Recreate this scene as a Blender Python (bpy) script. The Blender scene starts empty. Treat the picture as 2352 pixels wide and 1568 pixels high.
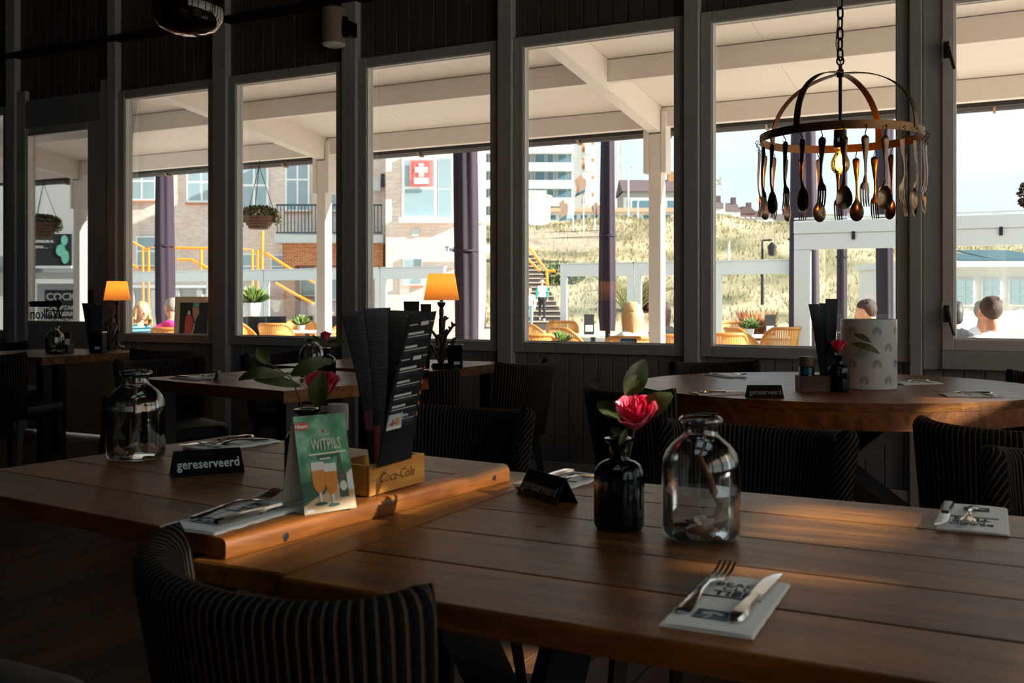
import bpy, bmesh, math, random
from mathutils import Vector, Matrix
random.seed(7)
SC = bpy.context.scene
COL = SC.collection
PI = math.pi

# ---------------------------------------------------------------- camera, sky, sun, exposure
EYE = 1.13
FPX = 2300.0
YAW = math.atan(1184.0 / 2300.0)
CS, SN = math.cos(YAW), math.sin(YAW)
cam_data = bpy.data.cameras.new('camera')
cam = bpy.data.objects.new('camera', cam_data)
COL.objects.link(cam)
cam.location = (0, 0, EYE)
cam.rotation_euler = (PI / 2, 0, YAW)
cam_data.sensor_width = 36.0
cam_data.lens = FPX / 2352.0 * 36.0
cam_data.shift_y = -94.0 / 2352.0
cam_data.clip_start = 0.05
cam_data.clip_end = 2000
cam_data.dof.use_dof = True
cam_data.dof.focus_distance = 3.4
cam_data.dof.aperture_fstop = 8.5
SC.camera = cam

SC.view_settings.view_transform = 'Standard'
SC.view_settings.look = 'None'
SC.view_settings.gamma = 1.0
SC.view_settings.use_curve_mapping = False
SC.view_settings.exposure = 1.5

SUN_EL = math.radians(24.0)
SUN_AZ = math.radians(14.0)          # measured from +X towards +Y
SUN_DIR = Vector((math.cos(SUN_EL) * math.cos(SUN_AZ), math.cos(SUN_EL) * math.sin(SUN_AZ), math.sin(SUN_EL)))
sun_data = bpy.data.lights.new('sun', 'SUN')
sun_data.energy = 6.0
sun_data.angle = math.radians(0.55)
sun_data.color = (1.0, 0.94, 0.85)
sun = bpy.data.objects.new('sun', sun_data)
COL.objects.link(sun)
sun.rotation_euler = SUN_DIR.to_track_quat('Z', 'Y').to_euler()
sun.location = (30, 8, 14)

world = bpy.data.worlds.new('sky')
SC.world = world
world.use_nodes = True
wn, wl = world.node_tree.nodes, world.node_tree.links
wn.clear()
w_out = wn.new('ShaderNodeOutputWorld')
w_bg = wn.new('ShaderNodeBackground')
w_tc = wn.new('ShaderNodeTexCoord')
w_sep = wn.new('ShaderNodeSeparateXYZ')
w_ramp = wn.new('ShaderNodeValToRGB')
w_ramp.color_ramp.elements[0].position = 0.0
w_ramp.color_ramp.elements[0].color = (0.80, 0.90, 0.93, 1)
w_ramp.color_ramp.elements[1].position = 0.55
w_ramp.color_ramp.elements[1].color = (0.44, 0.64, 0.76, 1)
w_map = wn.new('ShaderNodeMapping')
w_map.inputs['Scale'].default_value = (2.2, 2.2, 7.0)
w_noise = wn.new('ShaderNodeTexNoise')
w_noise.inputs['Scale'].default_value = 1.5
w_noise.inputs['Detail'].default_value = 6
w_noise.inputs['Roughness'].default_value = 0.55
w_cr = wn.new('ShaderNodeValToRGB')
w_cr.color_ramp.elements[0].position = 0.40
w_cr.color_ramp.elements[1].position = 0.68
w_mix = wn.new('ShaderNodeMixRGB')
w_mix.inputs['Color2'].default_value = (0.93, 0.97, 0.98, 1)
wl.new(w_tc.outputs['Generated'], w_sep.inputs[0])
wl.new(w_sep.outputs['Z'], w_ramp.inputs[0])
wl.new(w_tc.outputs['Generated'], w_map.inputs[0])
wl.new(w_map.outputs[0], w_noise.inputs['Vector'])
wl.new(w_noise.outputs['Fac'], w_cr.inputs[0])
wl.new(w_cr.outputs[0], w_mix.inputs['Fac'])
wl.new(w_ramp.outputs[0], w_mix.inputs['Color1'])
wl.new(w_mix.outputs[0], w_bg.inputs['Color'])
w_bg.inputs['Strength'].default_value = 0.47
wl.new(w_bg.outputs[0], w_out.inputs[0])

# ---------------------------------------------------------------- pixel helpers (photo pixel + known distance -> place)
def at(px, py, depth):
    r = (px - 1176.0) / FPX; u = (690.0 - py) / FPX
    return Vector(((r * CS - SN) * depth, (r * SN + CS) * depth, EYE + u * depth))
def at_y(px, py, Y):
    r = (px - 1176.0) / FPX
    return at(px, py, Y / (r * SN + CS))
def at_z(px, py, z):
    return at(px, py, (z - EYE) * FPX / (690.0 - py))

# ---------------------------------------------------------------- materials
MATS = {}
def lin(c):
    return tuple(((v / 255.0) / 12.92 if v / 255.0 <= 0.04045 else ((v / 255.0 + 0.055) / 1.055) ** 2.4) for v in c)
def base_mat(name):
    m = bpy.data.materials.new(name)
    m.use_nodes = True
    return m, m.node_tree.nodes, m.node_tree.links, m.node_tree.nodes['Principled BSDF']
def mat(name, rgb, rough=0.6, metal=0.0, vary=0.12, scale=12.0, bump=0.0, spec=None, stretch=(1, 1, 1)):
    """plain painted / solid surface with a little procedural mottling; rgb is sRGB 0-255"""
    if name in MATS: return MATS[name]
    m, n, l, b = base_mat(name)
    c = lin(rgb)
    tc = n.new('ShaderNodeTexCoord'); mp = n.new('ShaderNodeMapping'); mp.inputs['Scale'].default_value = stretch
    tx = n.new('ShaderNodeTexNoise'); tx.inputs['Scale'].default_value = scale; tx.inputs['Detail'].default_value = 5
    mx = n.new('ShaderNodeMixRGB')
    mx.inputs['Color1'].default_value = tuple(v * (1 - vary) for v in c) + (1,)
    mx.inputs['Color2'].default_value = tuple(min(1, v * (1 + vary)) for v in c) + (1,)
    l.new(tc.outputs['Object'], mp.inputs[0]); l.new(mp.outputs[0], tx.inputs['Vector'])
    l.new(tx.outputs['Fac'], mx.inputs['Fac']); l.new(mx.outputs[0], b.inputs['Base Color'])
    b.inputs['Roughness'].default_value = rough
    b.inputs['Metallic'].default_value = metal
    if spec is not None: b.inputs['Specular IOR Level'].default_value = spec
    if bump:
        bp = n.new('ShaderNodeBump'); bp.inputs['Strength'].default_value = bump; bp.inputs['Distance'].default_value = 0.01
        l.new(tx.outputs['Fac'], bp.inputs['Height']); l.new(bp.outputs[0], b.inputs['Normal'])
    MATS[name] = m
    return m
def wood(name, dark, light, rough=0.35, axis='X', scale=6.0, bump=0.25, coat=0.0, spec=0.5):
    """grain running along the object's own X (or Y / Z) axis, each board with its own offset and tone"""
    if name in MATS: return MATS[name]
    m, n, l, b = base_mat(name)
    tc = n.new('ShaderNodeTexCoord'); mp = n.new('ShaderNodeMapping'); oi = n.new('ShaderNodeObjectInfo')
    st = {'X': (0.9, 9, 9), 'Y': (9, 0.9, 9), 'Z': (9, 9, 0.9)}[axis]
    mp.inputs['Scale'].default_value = st
    add = n.new('ShaderNodeVectorMath'); add.operation = 'ADD'
    mul = n.new('ShaderNodeMath'); mul.operation = 'MULTIPLY'; mul.inputs[1].default_value = 37.0
    l.new(oi.outputs['Random'], mul.inputs[0])
    l.new(tc.outputs['Object'], mp.inputs[0]); l.new(mp.outputs[0], add.inputs[0]); l.new(mul.outputs[0], add.inputs[1])
    t1 = n.new('ShaderNodeTexNoise'); t1.inputs['Scale'].default_value = scale * 0.35; t1.inputs['Detail'].default_value = 4; t1.inputs['Distortion'].default_value = 1.2
    t2 = n.new('ShaderNodeTexNoise'); t2.inputs['Scale'].default_value = scale * 2.2; t2.inputs['Detail'].default_value = 9; t2.inputs['Roughness'].default_value = 0.7
    l.new(add.outputs[0], t1.inputs['Vector']); l.new(add.outputs[0], t2.inputs['Vector'])
    av = n.new('ShaderNodeMath'); av.operation = 'ADD'
    h = n.new('ShaderNodeMath'); h.operation = 'MULTIPLY'; h.inputs[1].default_value = 0.62
    g = n.new('ShaderNodeMath'); g.operation = 'MULTIPLY'; g.inputs[1].default_value = 0.38
    l.new(t1.outputs['Fac'], h.inputs[0]); l.new(t2.outputs['Fac'], g.inputs[0]); l.new(h.outputs[0], av.inputs[0]); l.new(g.outputs[0], av.inputs[1])
    cr = n.new('ShaderNodeValToRGB')
    cr.color_ramp.elements[0].position = 0.36; cr.color_ramp.elements[0].color = lin(dark) + (1,)
    cr.color_ramp.elements[1].position = 0.64; cr.color_ramp.elements[1].color = lin(light) + (1,)
    l.new(av.outputs[0], cr.inputs[0])
    hs = n.new('ShaderNodeHueSaturation')
    mr = n.new('ShaderNodeMapRange'); mr.inputs['To Min'].default_value = 0.78; mr.inputs['To Max'].default_value = 1.2
    l.new(oi.outputs['Random'], mr.inputs[0]); l.new(mr.outputs[0], hs.inputs['Value']); l.new(cr.outputs[0], hs.inputs['Color'])
    l.new(hs.outputs[0], b.inputs['Base Color'])
    rr = n.new('ShaderNodeMapRange'); rr.inputs['To Min'].default_value = max(0.05, rough - 0.1); rr.inputs['To Max'].default_value = rough + 0.12
    l.new(t2.outputs['Fac'], rr.inputs[0]); l.new(rr.outputs[0], b.inputs['Roughness'])
    b.inputs['Specular IOR Level'].default_value = spec
    bp = n.new('ShaderNodeBump'); bp.inputs['Strength'].default_value = bump; bp.inputs['Distance'].default_value = 0.004
    l.new(t2.outputs['Fac'], bp.inputs['Height']); l.new(bp.outputs[0], b.inputs['Normal'])
    if coat: b.inputs['Coat Weight'].default_value = coat
    MATS[name] = m
    return m
def emit(name, rgb, strength):
    if name in MATS: return MATS[name]
    m, n, l, b = base_mat(name)
    b.inputs['Base Color'].default_value = lin(rgb) + (1,)
    b.inputs['Emission Color'].default_value = lin(rgb) + (1,)
    b.inputs['Emission Strength'].default_value = strength
    MATS[name] = m
    return m
def pane_mat(name, tint=(1, 1, 1), refl=0.06):
    """thin flat glass: lets light straight through, mirrors a little more at grazing angles"""
    if name in MATS: return MATS[name]
    m, n, l, b = base_mat(name)
    n.remove(b)
    out = n['Material Output']
    tr = n.new('ShaderNodeBsdfTransparent'); tr.inputs[0].default_value = tuple(tint) + (1,)
    gl = n.new('ShaderNodeBsdfGlossy'); gl.inputs['Roughness'].default_value = 0.01
    lw = n.new('ShaderNodeLayerWeight'); lw.inputs['Blend'].default_value = 0.25
    mr = n.new('ShaderNodeMapRange'); mr.inputs['To Min'].default_value = refl; mr.inputs['To Max'].default_value = 0.8
    mx = n.new('ShaderNodeMixShader')
    l.new(lw.outputs['Fresnel'], mr.inputs[0]); l.new(mr.outputs[0], mx.inputs[0])
    l.new(tr.outputs[0], mx.inputs[1]); l.new(gl.outputs[0], mx.inputs[2]); l.new(mx.outputs[0], out.inputs[0])
    MATS[name] = m
    return m
def glass_mat(name, rgb=(255, 255, 255), rough=0.0, ior=1.46):
    if name in MATS: return MATS[name]
    m, n, l, b = base_mat(name)
    b.inputs['Base Color'].default_value = lin(rgb) + (1,)
    b.inputs['Transmission Weight'].default_value = 1.0
    b.inputs['Roughness'].default_value = rough
    b.inputs['IOR'].default_value = ior
    MATS[name] = m
    return m
def brick_mat(name, c1, c2, mortar, bw=0.23, rh=0.075):
    """far brickwork, too small to pick apart"""
    if name in MATS: return MATS[name]
    m, n, l, b = base_mat(name)
    tc = n.new('ShaderNodeTexCoord'); sep = n.new('ShaderNodeSeparateXYZ'); cmb = n.new('ShaderNodeCombineXYZ'); ad = n.new('ShaderNodeMath')
    l.new(tc.outputs['Object'], sep.inputs[0]); l.new(sep.outputs['X'], ad.inputs[0]); l.new(sep.outputs['Y'], ad.inputs[1])
    l.new(ad.outputs[0], cmb.inputs[0]); l.new(sep.outputs['Z'], cmb.inputs[1])
    bt = n.new('ShaderNodeTexBrick'); bt.inputs['Scale'].default_value = 1.0
    bt.inputs['Brick Width'].default_value = bw; bt.inputs['Row Height'].default_value = rh; bt.inputs['Mortar Size'].default_value = 0.008
    bt.inputs['Color1'].default_value = lin(c1) + (1,); bt.inputs['Color2'].default_value = lin(c2) + (1,); bt.inputs['Mortar'].default_value = lin(mortar) + (1,)
    ns = n.new('ShaderNodeTexNoise'); ns.inputs['Scale'].default_value = 1.1; ns.inputs['Detail'].default_value = 6
    l.new(tc.outputs['Object'], ns.inputs['Vector'])
    mx = n.new('ShaderNodeMixRGB'); mx.blend_type = 'MULTIPLY'; mx.inputs['Fac'].default_value = 0.35
    cr = n.new('ShaderNodeValToRGB'); cr.color_ramp.elements[0].position = 0.3; cr.color_ramp.elements[1].position = 0.7
    cr.color_ramp.elements[0].color = (0.55, 0.5, 0.48, 1)
    l.new(ns.outputs['Fac'], cr.inputs[0])
    l.new(cmb.outputs[0], bt.inputs['Vector']); l.new(bt.outputs['Color'], mx.inputs['Color1']); l.new(cr.outputs[0], mx.inputs['Color2'])
    l.new(mx.outputs[0], b.inputs['Base Color']); b.inputs['Roughness'].default_value = 0.9
    MATS[name] = m
    return m

# ---------------------------------------------------------------- mesh builder
class MB:
    def __init__(self):
        self.v = []; self.f = []; self.uv = None; self.mi = []; self.cur = 0
    def add(self, vs, fs):
        o = len(self.v)
        self.v += [tuple(p) for p in vs]
        for f in fs:
            self.f.append(tuple(i + o for i in f)); self.mi.append(self.cur)
        return self
    def box(self, x0, x1, y0, y1, z0, z1):
        return self.add([(x0, y0, z0), (x1, y0, z0), (x1, y1, z0), (x0, y1, z0), (x0, y0, z1), (x1, y0, z1), (x1, y1, z1), (x0, y1, z1)],
                        [(0, 3, 2, 1), (4, 5, 6, 7), (0, 1, 5, 4), (1, 2, 6, 5), (2, 3, 7, 6), (3, 0, 4, 7)])
    def bbox(self, x0, x1, y0, y1, z0, z1, b=0.004):
        """box with chamfered long edges all round"""
        b = min(b, (x1 - x0) * .45, (y1 - y0) * .45, (z1 - z0) * .45)
        vs = []; idx = {}
        xs = (x0, x0 + b, x1 - b, x1); ys = (y0, y0 + b, y1 - b, y1); zs = (z0, z0 + b, z1 - b, z1)
        pts = []
        for sx in (0, 1):
            for sy in (0, 1):
                for sz in (0, 1):
                    X = (xs[0], xs[3])[sx]; Xi = (xs[1], xs[2])[sx]
                    Y = (ys[0], ys[3])[sy]; Yi = (ys[1], ys[2])[sy]
                    Z = (zs[0], zs[3])[sz]; Zi = (zs[1], zs[2])[sz]
                    idx[sx, sy, sz] = len(pts)
                    pts += [(X, Yi, Zi), (Xi, Y, Zi), (Xi, Yi, Z)]
        I = idx; fs = []
        for s in (0, 1):
            a = [I[s, 0, 0], I[s, 1, 0], I[s, 1, 1], I[s, 0, 1]]; fs.append(tuple(a) if s else tuple(a[::-1]))
            a = [I[0, s, 0] + 1, I[0, s, 1] + 1, I[1, s, 1] + 1, I[1, s, 0] + 1]; fs.append(tuple(a) if s else tuple(a[::-1]))
            a = [I[0, 0, s] + 2, I[1, 0, s] + 2, I[1, 1, s] + 2, I[0, 1, s] + 2]; fs.append(tuple(a) if s else tuple(a[::-1]))
        for a in (0, 1):
            for c in (0, 1):
                fs.append((I[a, c, 0], I[a, c, 1], I[a, c, 1] + 1, I[a, c, 0] + 1))
                fs.append((I[a, 0, c], I[a, 1, c], I[a, 1, c] + 2, I[a, 0, c] + 2))
                fs.append((I[0, a, c] + 1, I[1, a, c] + 1, I[1, a, c] + 2, I[0, a, c] + 2))
        for k in I.values(): fs.append((k, k + 1, k + 2))
        return self.add(pts, fs)
    def tube(self, path, r, seg=8, cap=True, closed=False, flat=1.0):
        path = [Vector(p) for p in path]; n = len(path)
        if not hasattr(r, '__len__'): r = [r] * n
        vs = []; fs = []; up = None
        for i, p in enumerate(path):
            if closed: t = path[(i + 1) % n] - path[i - 1]
            else: t = path[min(i + 1, n - 1)] - path[max(i - 1, 0)]
            if t.length < 1e-9: t = Vector((0, 0, 1))
            t.normalize()
            if up is None:
                up = Vector((0, 0, 1)) if abs(t.z) < 0.9 else Vector((1, 0, 0))
            a = t.cross(up)
            if a.length < 1e-6: a = t.orthogonal()
            a.normalize(); bvec = a.cross(t).normalized(); up = bvec
            for k in range(seg):
                an = 2 * PI * k / seg
                vs.append(p + a * math.cos(an) * r[i] + bvec * math.sin(an) * r[i] * flat)
        m = n if closed else n - 1
        for i in range(m):
            for k in range(seg):
                j = (i + 1) % n
                fs.append((i * seg + k, i * seg + (k + 1) % seg, j * seg + (k + 1) % seg, j * seg + k))
        if cap and not closed:
            fs.append(tuple(range(seg))[::-1]); fs.append(tuple((n - 1) * seg + k for k in range(seg)))
        return self.add(vs, fs)
    def cyl(self, cx, cy, z0, z1, r, r1=None, seg=16):
        return self.tube([(cx, cy, z0), (cx, cy, z1)], [r, r if r1 is None else r1], seg)
    def lathe(self, prof, seg=24, c=(0, 0, 0), sx=1.0, sy=1.0):
        """prof = [(r, z)...]; r = 0 at an end closes it"""
        vs = []; fs = []; rows = []
        for r, z in prof:
            if r < 1e-6:
                rows.append([len(vs)]); vs.append((c[0], c[1], c[2] + z))
            else:
                rows.append(list(range(len(vs), len(vs) + seg)))
                for k in range(seg):
                    a = 2 * PI * k / seg
                    vs.append((c[0] + r * math.cos(a) * sx, c[1] + r * math.sin(a) * sy, c[2] + z))
        for A, B in zip(rows, rows[1:]):
            if len(A) == 1 and len(B) == 1: continue
            for k in range(seg):
                k2 = (k + 1) % seg
                if len(A) == 1: fs.append((A[0], B[k2], B[k]))
                elif len(B) == 1: fs.append((A[k], A[k2], B[0]))
                else: fs.append((A[k], A[k2], B[k2], B[k]))
        return self.add(vs, fs)
    def loft(self, rings, closed=True, caps=True):
        n = len(rings[0]); vs = [p for r in rings for p in r]; fs = []
        for i in range(len(rings) - 1):
            for k in range(n if closed else n - 1):
                k2 = (k + 1) % n
                fs.append((i * n + k, i * n + k2, (i + 1) * n + k2, (i + 1) * n + k))
        if caps and closed:
            fs.append(tuple(range(n))[::-1]); fs.append(tuple((len(rings) - 1) * n + k for k in range(n)))
        return self.add(vs, fs)
    def prism(self, poly, h0, h1, plane='XY'):
        """extrude polygon; plane XY extrudes z, XZ extrudes y, YZ extrudes x"""
        def p3(a, b, h):
            return {'XY': (a, b, h), 'XZ': (a, h, b), 'YZ': (h, a, b)}[plane]
        n = len(poly)
        vs = [p3(a, b, h0) for a, b in poly] + [p3(a, b, h1) for a, b in poly]
        fs = [tuple(range(n))[::-1], tuple(range(n, 2 * n))] + [(k, (k + 1) % n, n + (k + 1) % n, n + k) for k in range(n)]
        return self.add(vs, fs)
    def ball(self, c, rx, ry=None, rz=None, seg=12, rings=8):
        ry = rx if ry is None else ry; rz = rx if rz is None else rz
        prof = [(math.sin(PI * i / rings), -math.cos(PI * i / rings)) for i in range(rings + 1)]
        o = len(self.v)
        self.lathe([(0 if i in (0, rings) else p[0], p[1]) for i, p in enumerate(prof)], seg)
        for i in range(o, len(self.v)):
            x, y, z = self.v[i]; self.v[i] = (c[0] + x * rx, c[1] + y * ry, c[2] + z * rz)
        return self
    def sheet(self, pts, t=0.001):
        """curved sheet from a grid pts[i][j] of 3D points, thickness t along the normal"""
        R = len(pts); Cc = len(pts[0]); P = [[Vector(q) for q in row] for row in pts]
        top = []; bot = []
        for i in range(R):
            for j in range(Cc):
                a = P[min(i + 1, R - 1)][j] - P[max(i - 1, 0)][j]; b = P[i][min(j + 1, Cc - 1)] - P[i][max(j - 1, 0)]
                n = a.cross(b); n = n.normalized() if n.length > 1e-9 else Vector((0, 0, 1))
                top.append(P[i][j] + n * t / 2); bot.append(P[i][j] - n * t / 2)
        N = R * Cc; fs = []
        for i in range(R - 1):
            for j in range(Cc - 1):
                a = i * Cc + j
                fs.append((a, a + Cc, a + Cc + 1, a + 1)); fs.append((N + a, N + a + 1, N + a + Cc + 1, N + a + Cc))
        ed = [j for j in range(Cc)] + [i * Cc + Cc - 1 for i in range(1, R)] + [(R - 1) * Cc + j for j in range(Cc - 2, -1, -1)] + [i * Cc for i in range(R - 2, 0, -1)]
        for k in range(len(ed)):
            a, b = ed[k], ed[(k + 1) % len(ed)]; fs.append((a, b, N + b, N + a))
        return self.add(top + bot, fs)
    def xf(self, M, start=0):
        for i in range(start, len(self.v)):
            self.v[i] = tuple(M @ Vector(self.v[i]))
        return self
    def mesh(self, name, mats, smooth=False, fix=True):
        me = bpy.data.meshes.new(name)
        me.from_pydata(self.v, [], self.f)
        mats = mats if isinstance(mats, (list, tuple)) else [mats]
        for m in mats: me.materials.append(m)
        if len(mats) > 1: me.polygons.foreach_set('material_index', self.mi)
        if self.uv:
            lay = me.uv_layers.new(name='UVMap')
            for lp in me.loops: lay.data[lp.index].uv = self.uv[lp.vertex_index]
        if fix:
            bm = bmesh.new(); bm.from_mesh(me); bmesh.ops.recalc_face_normals(bm, faces=bm.faces); bm.to_mesh(me); bm.free()
        if smooth:
            me.polygons.foreach_set('use_smooth', [True] * len(me.polygons))
            try: me.set_sharp_from_angle(angle=math.radians(smooth if smooth is not True else 40))
            except Exception: pass
        me.update()
        return me
    def build(self, name, mats, parent=None, loc=(0, 0, 0), rot=(0, 0, 0), smooth=False, fix=True):
        return link(name, self.mesh(name, mats, smooth, fix), parent, loc, rot)
def link(name, me, parent=None, loc=(0, 0, 0), rot=(0, 0, 0)):
    o = bpy.data.objects.new(name, me)
    COL.objects.link(o)
    o.location = loc; o.rotation_euler = rot
    if parent is not None: o.parent = parent
    return o
def tag(o, label=None, cat=None, group=None, kind=None):
    if label: o['label'] = label
    if cat: o['category'] = cat
    if group: o['group'] = group
    if kind: o['kind'] = kind
    return o
def thing(name, label, cat, loc=(0, 0, 0), rz=0.0, group=None, kind=None):
    o = bpy.data.objects.new(name, None)
    o.empty_display_size = 0.05
    COL.objects.link(o)
    o.location = loc; o.rotation_euler = (0, 0, rz)
    return tag(o, label, cat, group, kind)
def struct(name, loc=(0, 0, 0), rz=0.0):
    return thing(name, None, None, loc, rz, None, 'structure')
def copy_tree(o, parent=None):
    c = o.copy(); COL.objects.link(c); c.parent = parent
    for ch in o.children: copy_tree(ch, c)
    return c
def dup(root, loc, rz, label, group=None):
    c = copy_tree(root)
    c.location = loc; c.rotation_euler = (0, 0, rz)
    c['label'] = label
    if group: c['group'] = group
    return c
def text_mesh(s, size, depth=0.0008, bold=0.0, xs=1.0, spacing=1.0, align='CENTER'):
    """lettering as a thin mesh in the XZ plane facing -Y, centred on the origin (baseline at z=0)"""
    cu = bpy.data.curves.new('lettering', 'FONT')
    cu.body = s; cu.size = size; cu.extrude = depth / 2; cu.offset = bold; cu.resolution_u = 2
    cu.align_x = align; cu.space_character = spacing
    ob = bpy.data.objects.new('lettering', cu)
    COL.objects.link(ob)
    dg = bpy.context.evaluated_depsgraph_get()
    me = bpy.data.meshes.new_from_object(ob.evaluated_get(dg))
    bpy.data.objects.remove(ob); bpy.data.curves.remove(cu)
    me.transform(Matrix.Diagonal((xs, 1, 1, 1)))
    me.transform(Matrix.Rotation(PI / 2, 4, 'X'))
    me.materials.clear()
    return me
def lettering(name, s, size, material, parent, M, depth=0.0008, bold=0.0, xs=1.0, spacing=1.0, align='CENTER'):
    me = text_mesh(s, size, depth, bold, xs, spacing, align)
    me.transform(M); me.materials.append(material)
    return link(name, me, parent)
# ================================================================ THE ROOM
WY = 5.8                       # inner face of the window frames
M_frame = mat('painted_frame', (188, 187, 185), 0.45, vary=0.06, scale=5, bump=0.08, stretch=(6, 6, 0.6))
M_sash = mat('painted_sash', (234, 229, 222), 0.4, vary=0.05, scale=6)
M_litreveal = mat('reveal_lit_white', (242, 240, 234), .5, vary=.02)  # whiter than the frame: daylight on the reveals put into the colour
M_board = mat('painted_cladding', (140, 140, 142), 0.5, vary=0.08, scale=4, bump=0.1, stretch=(5, 5, 0.5))
M_dwall = mat('dark_panelling', (34, 28, 25), 0.7, vary=0.2, scale=3)
M_ceil = mat('dark_ceiling', (30, 25, 22), 0.8, vary=0.2, scale=3)
M_floor = wood('floor_oak', (40, 20, 6), (92, 52, 16), 0.55, 'Y', 5.0)
M_pane = pane_mat('window_glass', (0.97, 0.985, 0.98), 0.02)
M_handle = mat('handle_grey', (70, 68, 66), 0.35, 0.6, vary=0.05)
M_seal = mat('dark_groove', (22, 21, 22), 0.8)

# floor, laid in boards that run away from the window wall
fl = struct('floor')
tag(fl, None, None)
m_fb = MB().bbox(-0.0885, 0.0885, -2.5, 5.95, -0.03, 0.0, 0.002).mesh('floor_board', M_floor)
x = -9.5
while x < 2.15:
    link('floor_board', m_fb, fl, (x + 0.09, 0, 0)); x += 0.18
MB().box(-9.7, 2.3, -2.6, 5.95, -0.12, -0.032).build('sub_floor', M_dwall, fl)

# ceiling and the three walls behind the camera
ce = struct('ceiling')
SKY = [(-1.0, -.1, -1.0, .5), (.3, 1.2, -1.0, .5), (-1.0, -.1, .9, 2.4), (.3, 1.2, .9, 2.4)]   # roof lights
us = sorted({-9.7, 2.3, *[h[0] for h in SKY], *[h[1] for h in SKY]}); vs_ = sorted({-2.6, 6.0, *[h[2] for h in SKY], *[h[3] for h in SKY]})
mb = MB()
for a, b in zip(us, us[1:]):
    for c, d in zip(vs_, vs_[1:]):
        if not any(h[0] <= a and b <= h[1] and h[2] <= c and d <= h[3] for h in SKY): mb.box(a, b, c, d, 4.2, 4.3)
mb.build('ceiling_lining', M_ceil, ce)
for k, (a, b, c, d) in enumerate(SKY):
    wd = struct('window_%d' % (14 + k), ((a + b) / 2, (c + d) / 2, 4.3)); hx, hy = (b - a) / 2, (d - c) / 2
    MB().box(-hx, hx, -hy, hy, .47, .476).build('pane', pane_mat('rooflight_glass', (.97, .985, .98), .03), wd)
    for (x0, x1, y0, y1) in ((-hx - .04, -hx, -hy - .04, hy + .04), (hx, hx + .04, -hy - .04, hy + .04), (-hx, hx, -hy - .04, -hy), (-hx, hx, hy, hy + .04)):
        MB().box(x0, x1, y0, y1, .001, .50).build('upstand', M_frame, wd)
tag(MB().box(-9.7, -9.6, -2.6, 5.95, -0.05, 4.25).build('wall_left', M_dwall), kind='structure')

def window_frame(par, X0, X1, Z0, Z1, w=0.07, y0=WY, y1=WY + 0.075, m=None, yp=None):
    """jambs, head and sill rail round the glass opening X0..X1, Z0..Z1 and the pane itself"""
    m = m or M_frame
    MB().bbox(X0 - w, X0, y0, y1, Z0 - w, Z1 + w).build('jamb', m, par)
    MB().bbox(X1, X1 + w, y0, y1, Z0 - w, Z1 + w).build('jamb', m, par)
    MB().bbox(X0, X1, y0, y1, Z1, Z1 + w).build('head_rail', m, par)
    MB().bbox(X0, X1, y0, y1, Z0 - w, Z0).build('sill_rail', m, par)
    # glazing beads
    bz = MB(); yb = (yp or y1 - 0.02)
    for (a, b, c, d) in ((X0, X0 + .008, Z0, Z1), (X1 - .008, X1, Z0, Z1), (X0 + .008, X1 - .008, Z0, Z0 + .008), (X0 + .008, X1 - .008, Z1 - .008, Z1)):
        bz.box(a, b, yb - 0.016, yb, c, d)
    bz.build('glazing_bead', M_sash, par)
    MB().box(X0 + .0002, X0 + .007, y0 + .012, yb - .017, Z0, Z1).build('lit_reveal_strip', M_litreveal, par)  # added white strips paint the daylight caught by left and top reveals
    MB().box(X0 + .007, X1, y0 + .012, yb - .017, Z1 - .006, Z1 - .0002).build('lit_reveal_strip', M_litreveal, par)
    MB().box(X0, X1, yb + 0.001, yb + 0.006, Z0, Z1).build('pane', M_pane, par)

ZB, ZT = 0.862, 2.774
GL = [(-9.00, -8.04), (-6.536, -5.629), (-5.351, -4.406), (-4.141, -3.150), (-2.906, -1.893), (-1.661, -0.636)]
for i, (a, b) in enumerate(GL):
    wd = struct('window_%d' % (i + 1), ((a + b) / 2, WY, 0))
    h = (b - a) / 2
    window_frame(wd, -h, h, ZB, ZT, 0.066, 0.0, 0.09)
# casement window on the right: deeper, paler sash with two handles
for i, (a, b) in enumerate([(-0.345, 0.62), (1.0, 1.95)]):
    wd = struct('window_%d' % (7 + i), ((a + b) / 2, WY, 0))
    h = (b - a) / 2
    window_frame(wd, -h, h, 0.925, 2.71, 0.060, -0.012, 0.07, M_sash, 0.045)
    MB().bbox(-h - .155, -h - .061, 0.0, .09, .76, 2.86).build('outer_jamb', M_frame, wd)
    MB().bbox(h + .061, h + .155, 0.0, .09, .76, 2.86).build('outer_jamb', M_frame, wd)
    MB().bbox(-h - .061, h + .061, 0.0, .09, 2.772, 2.86).build('outer_head', M_frame, wd)
    MB().bbox(-h - .061, h + .061, -.02, .09, .765, .864).build('outer_sill', M_frame, wd)
    for z in (1.02, 2.42):
        hd = MB().bbox(-h - .05, -h - .022, -.026, -.012, z - .005, z + .085, .005).build('window_handle', M_handle, wd)
        lv = MB(); lv.tube([(-h - .036, -.03, z + .055), (-h - .034, -.05, z + .06), (-h - .028, -.056, z + .05), (-h - .002, -.06, z - .055), (-h + .004, -.06, z - .075)], [.011, .012, .012, .009, .008], 8, flat=.8)
        lv.build('handle_lever', M_handle, hd, smooth=True)
        MB().bbox(-h - .062, -h - .018, -.016, -.0115, z - .02, z + .10, .003).build('handle_plate', M_sash, hd)

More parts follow.
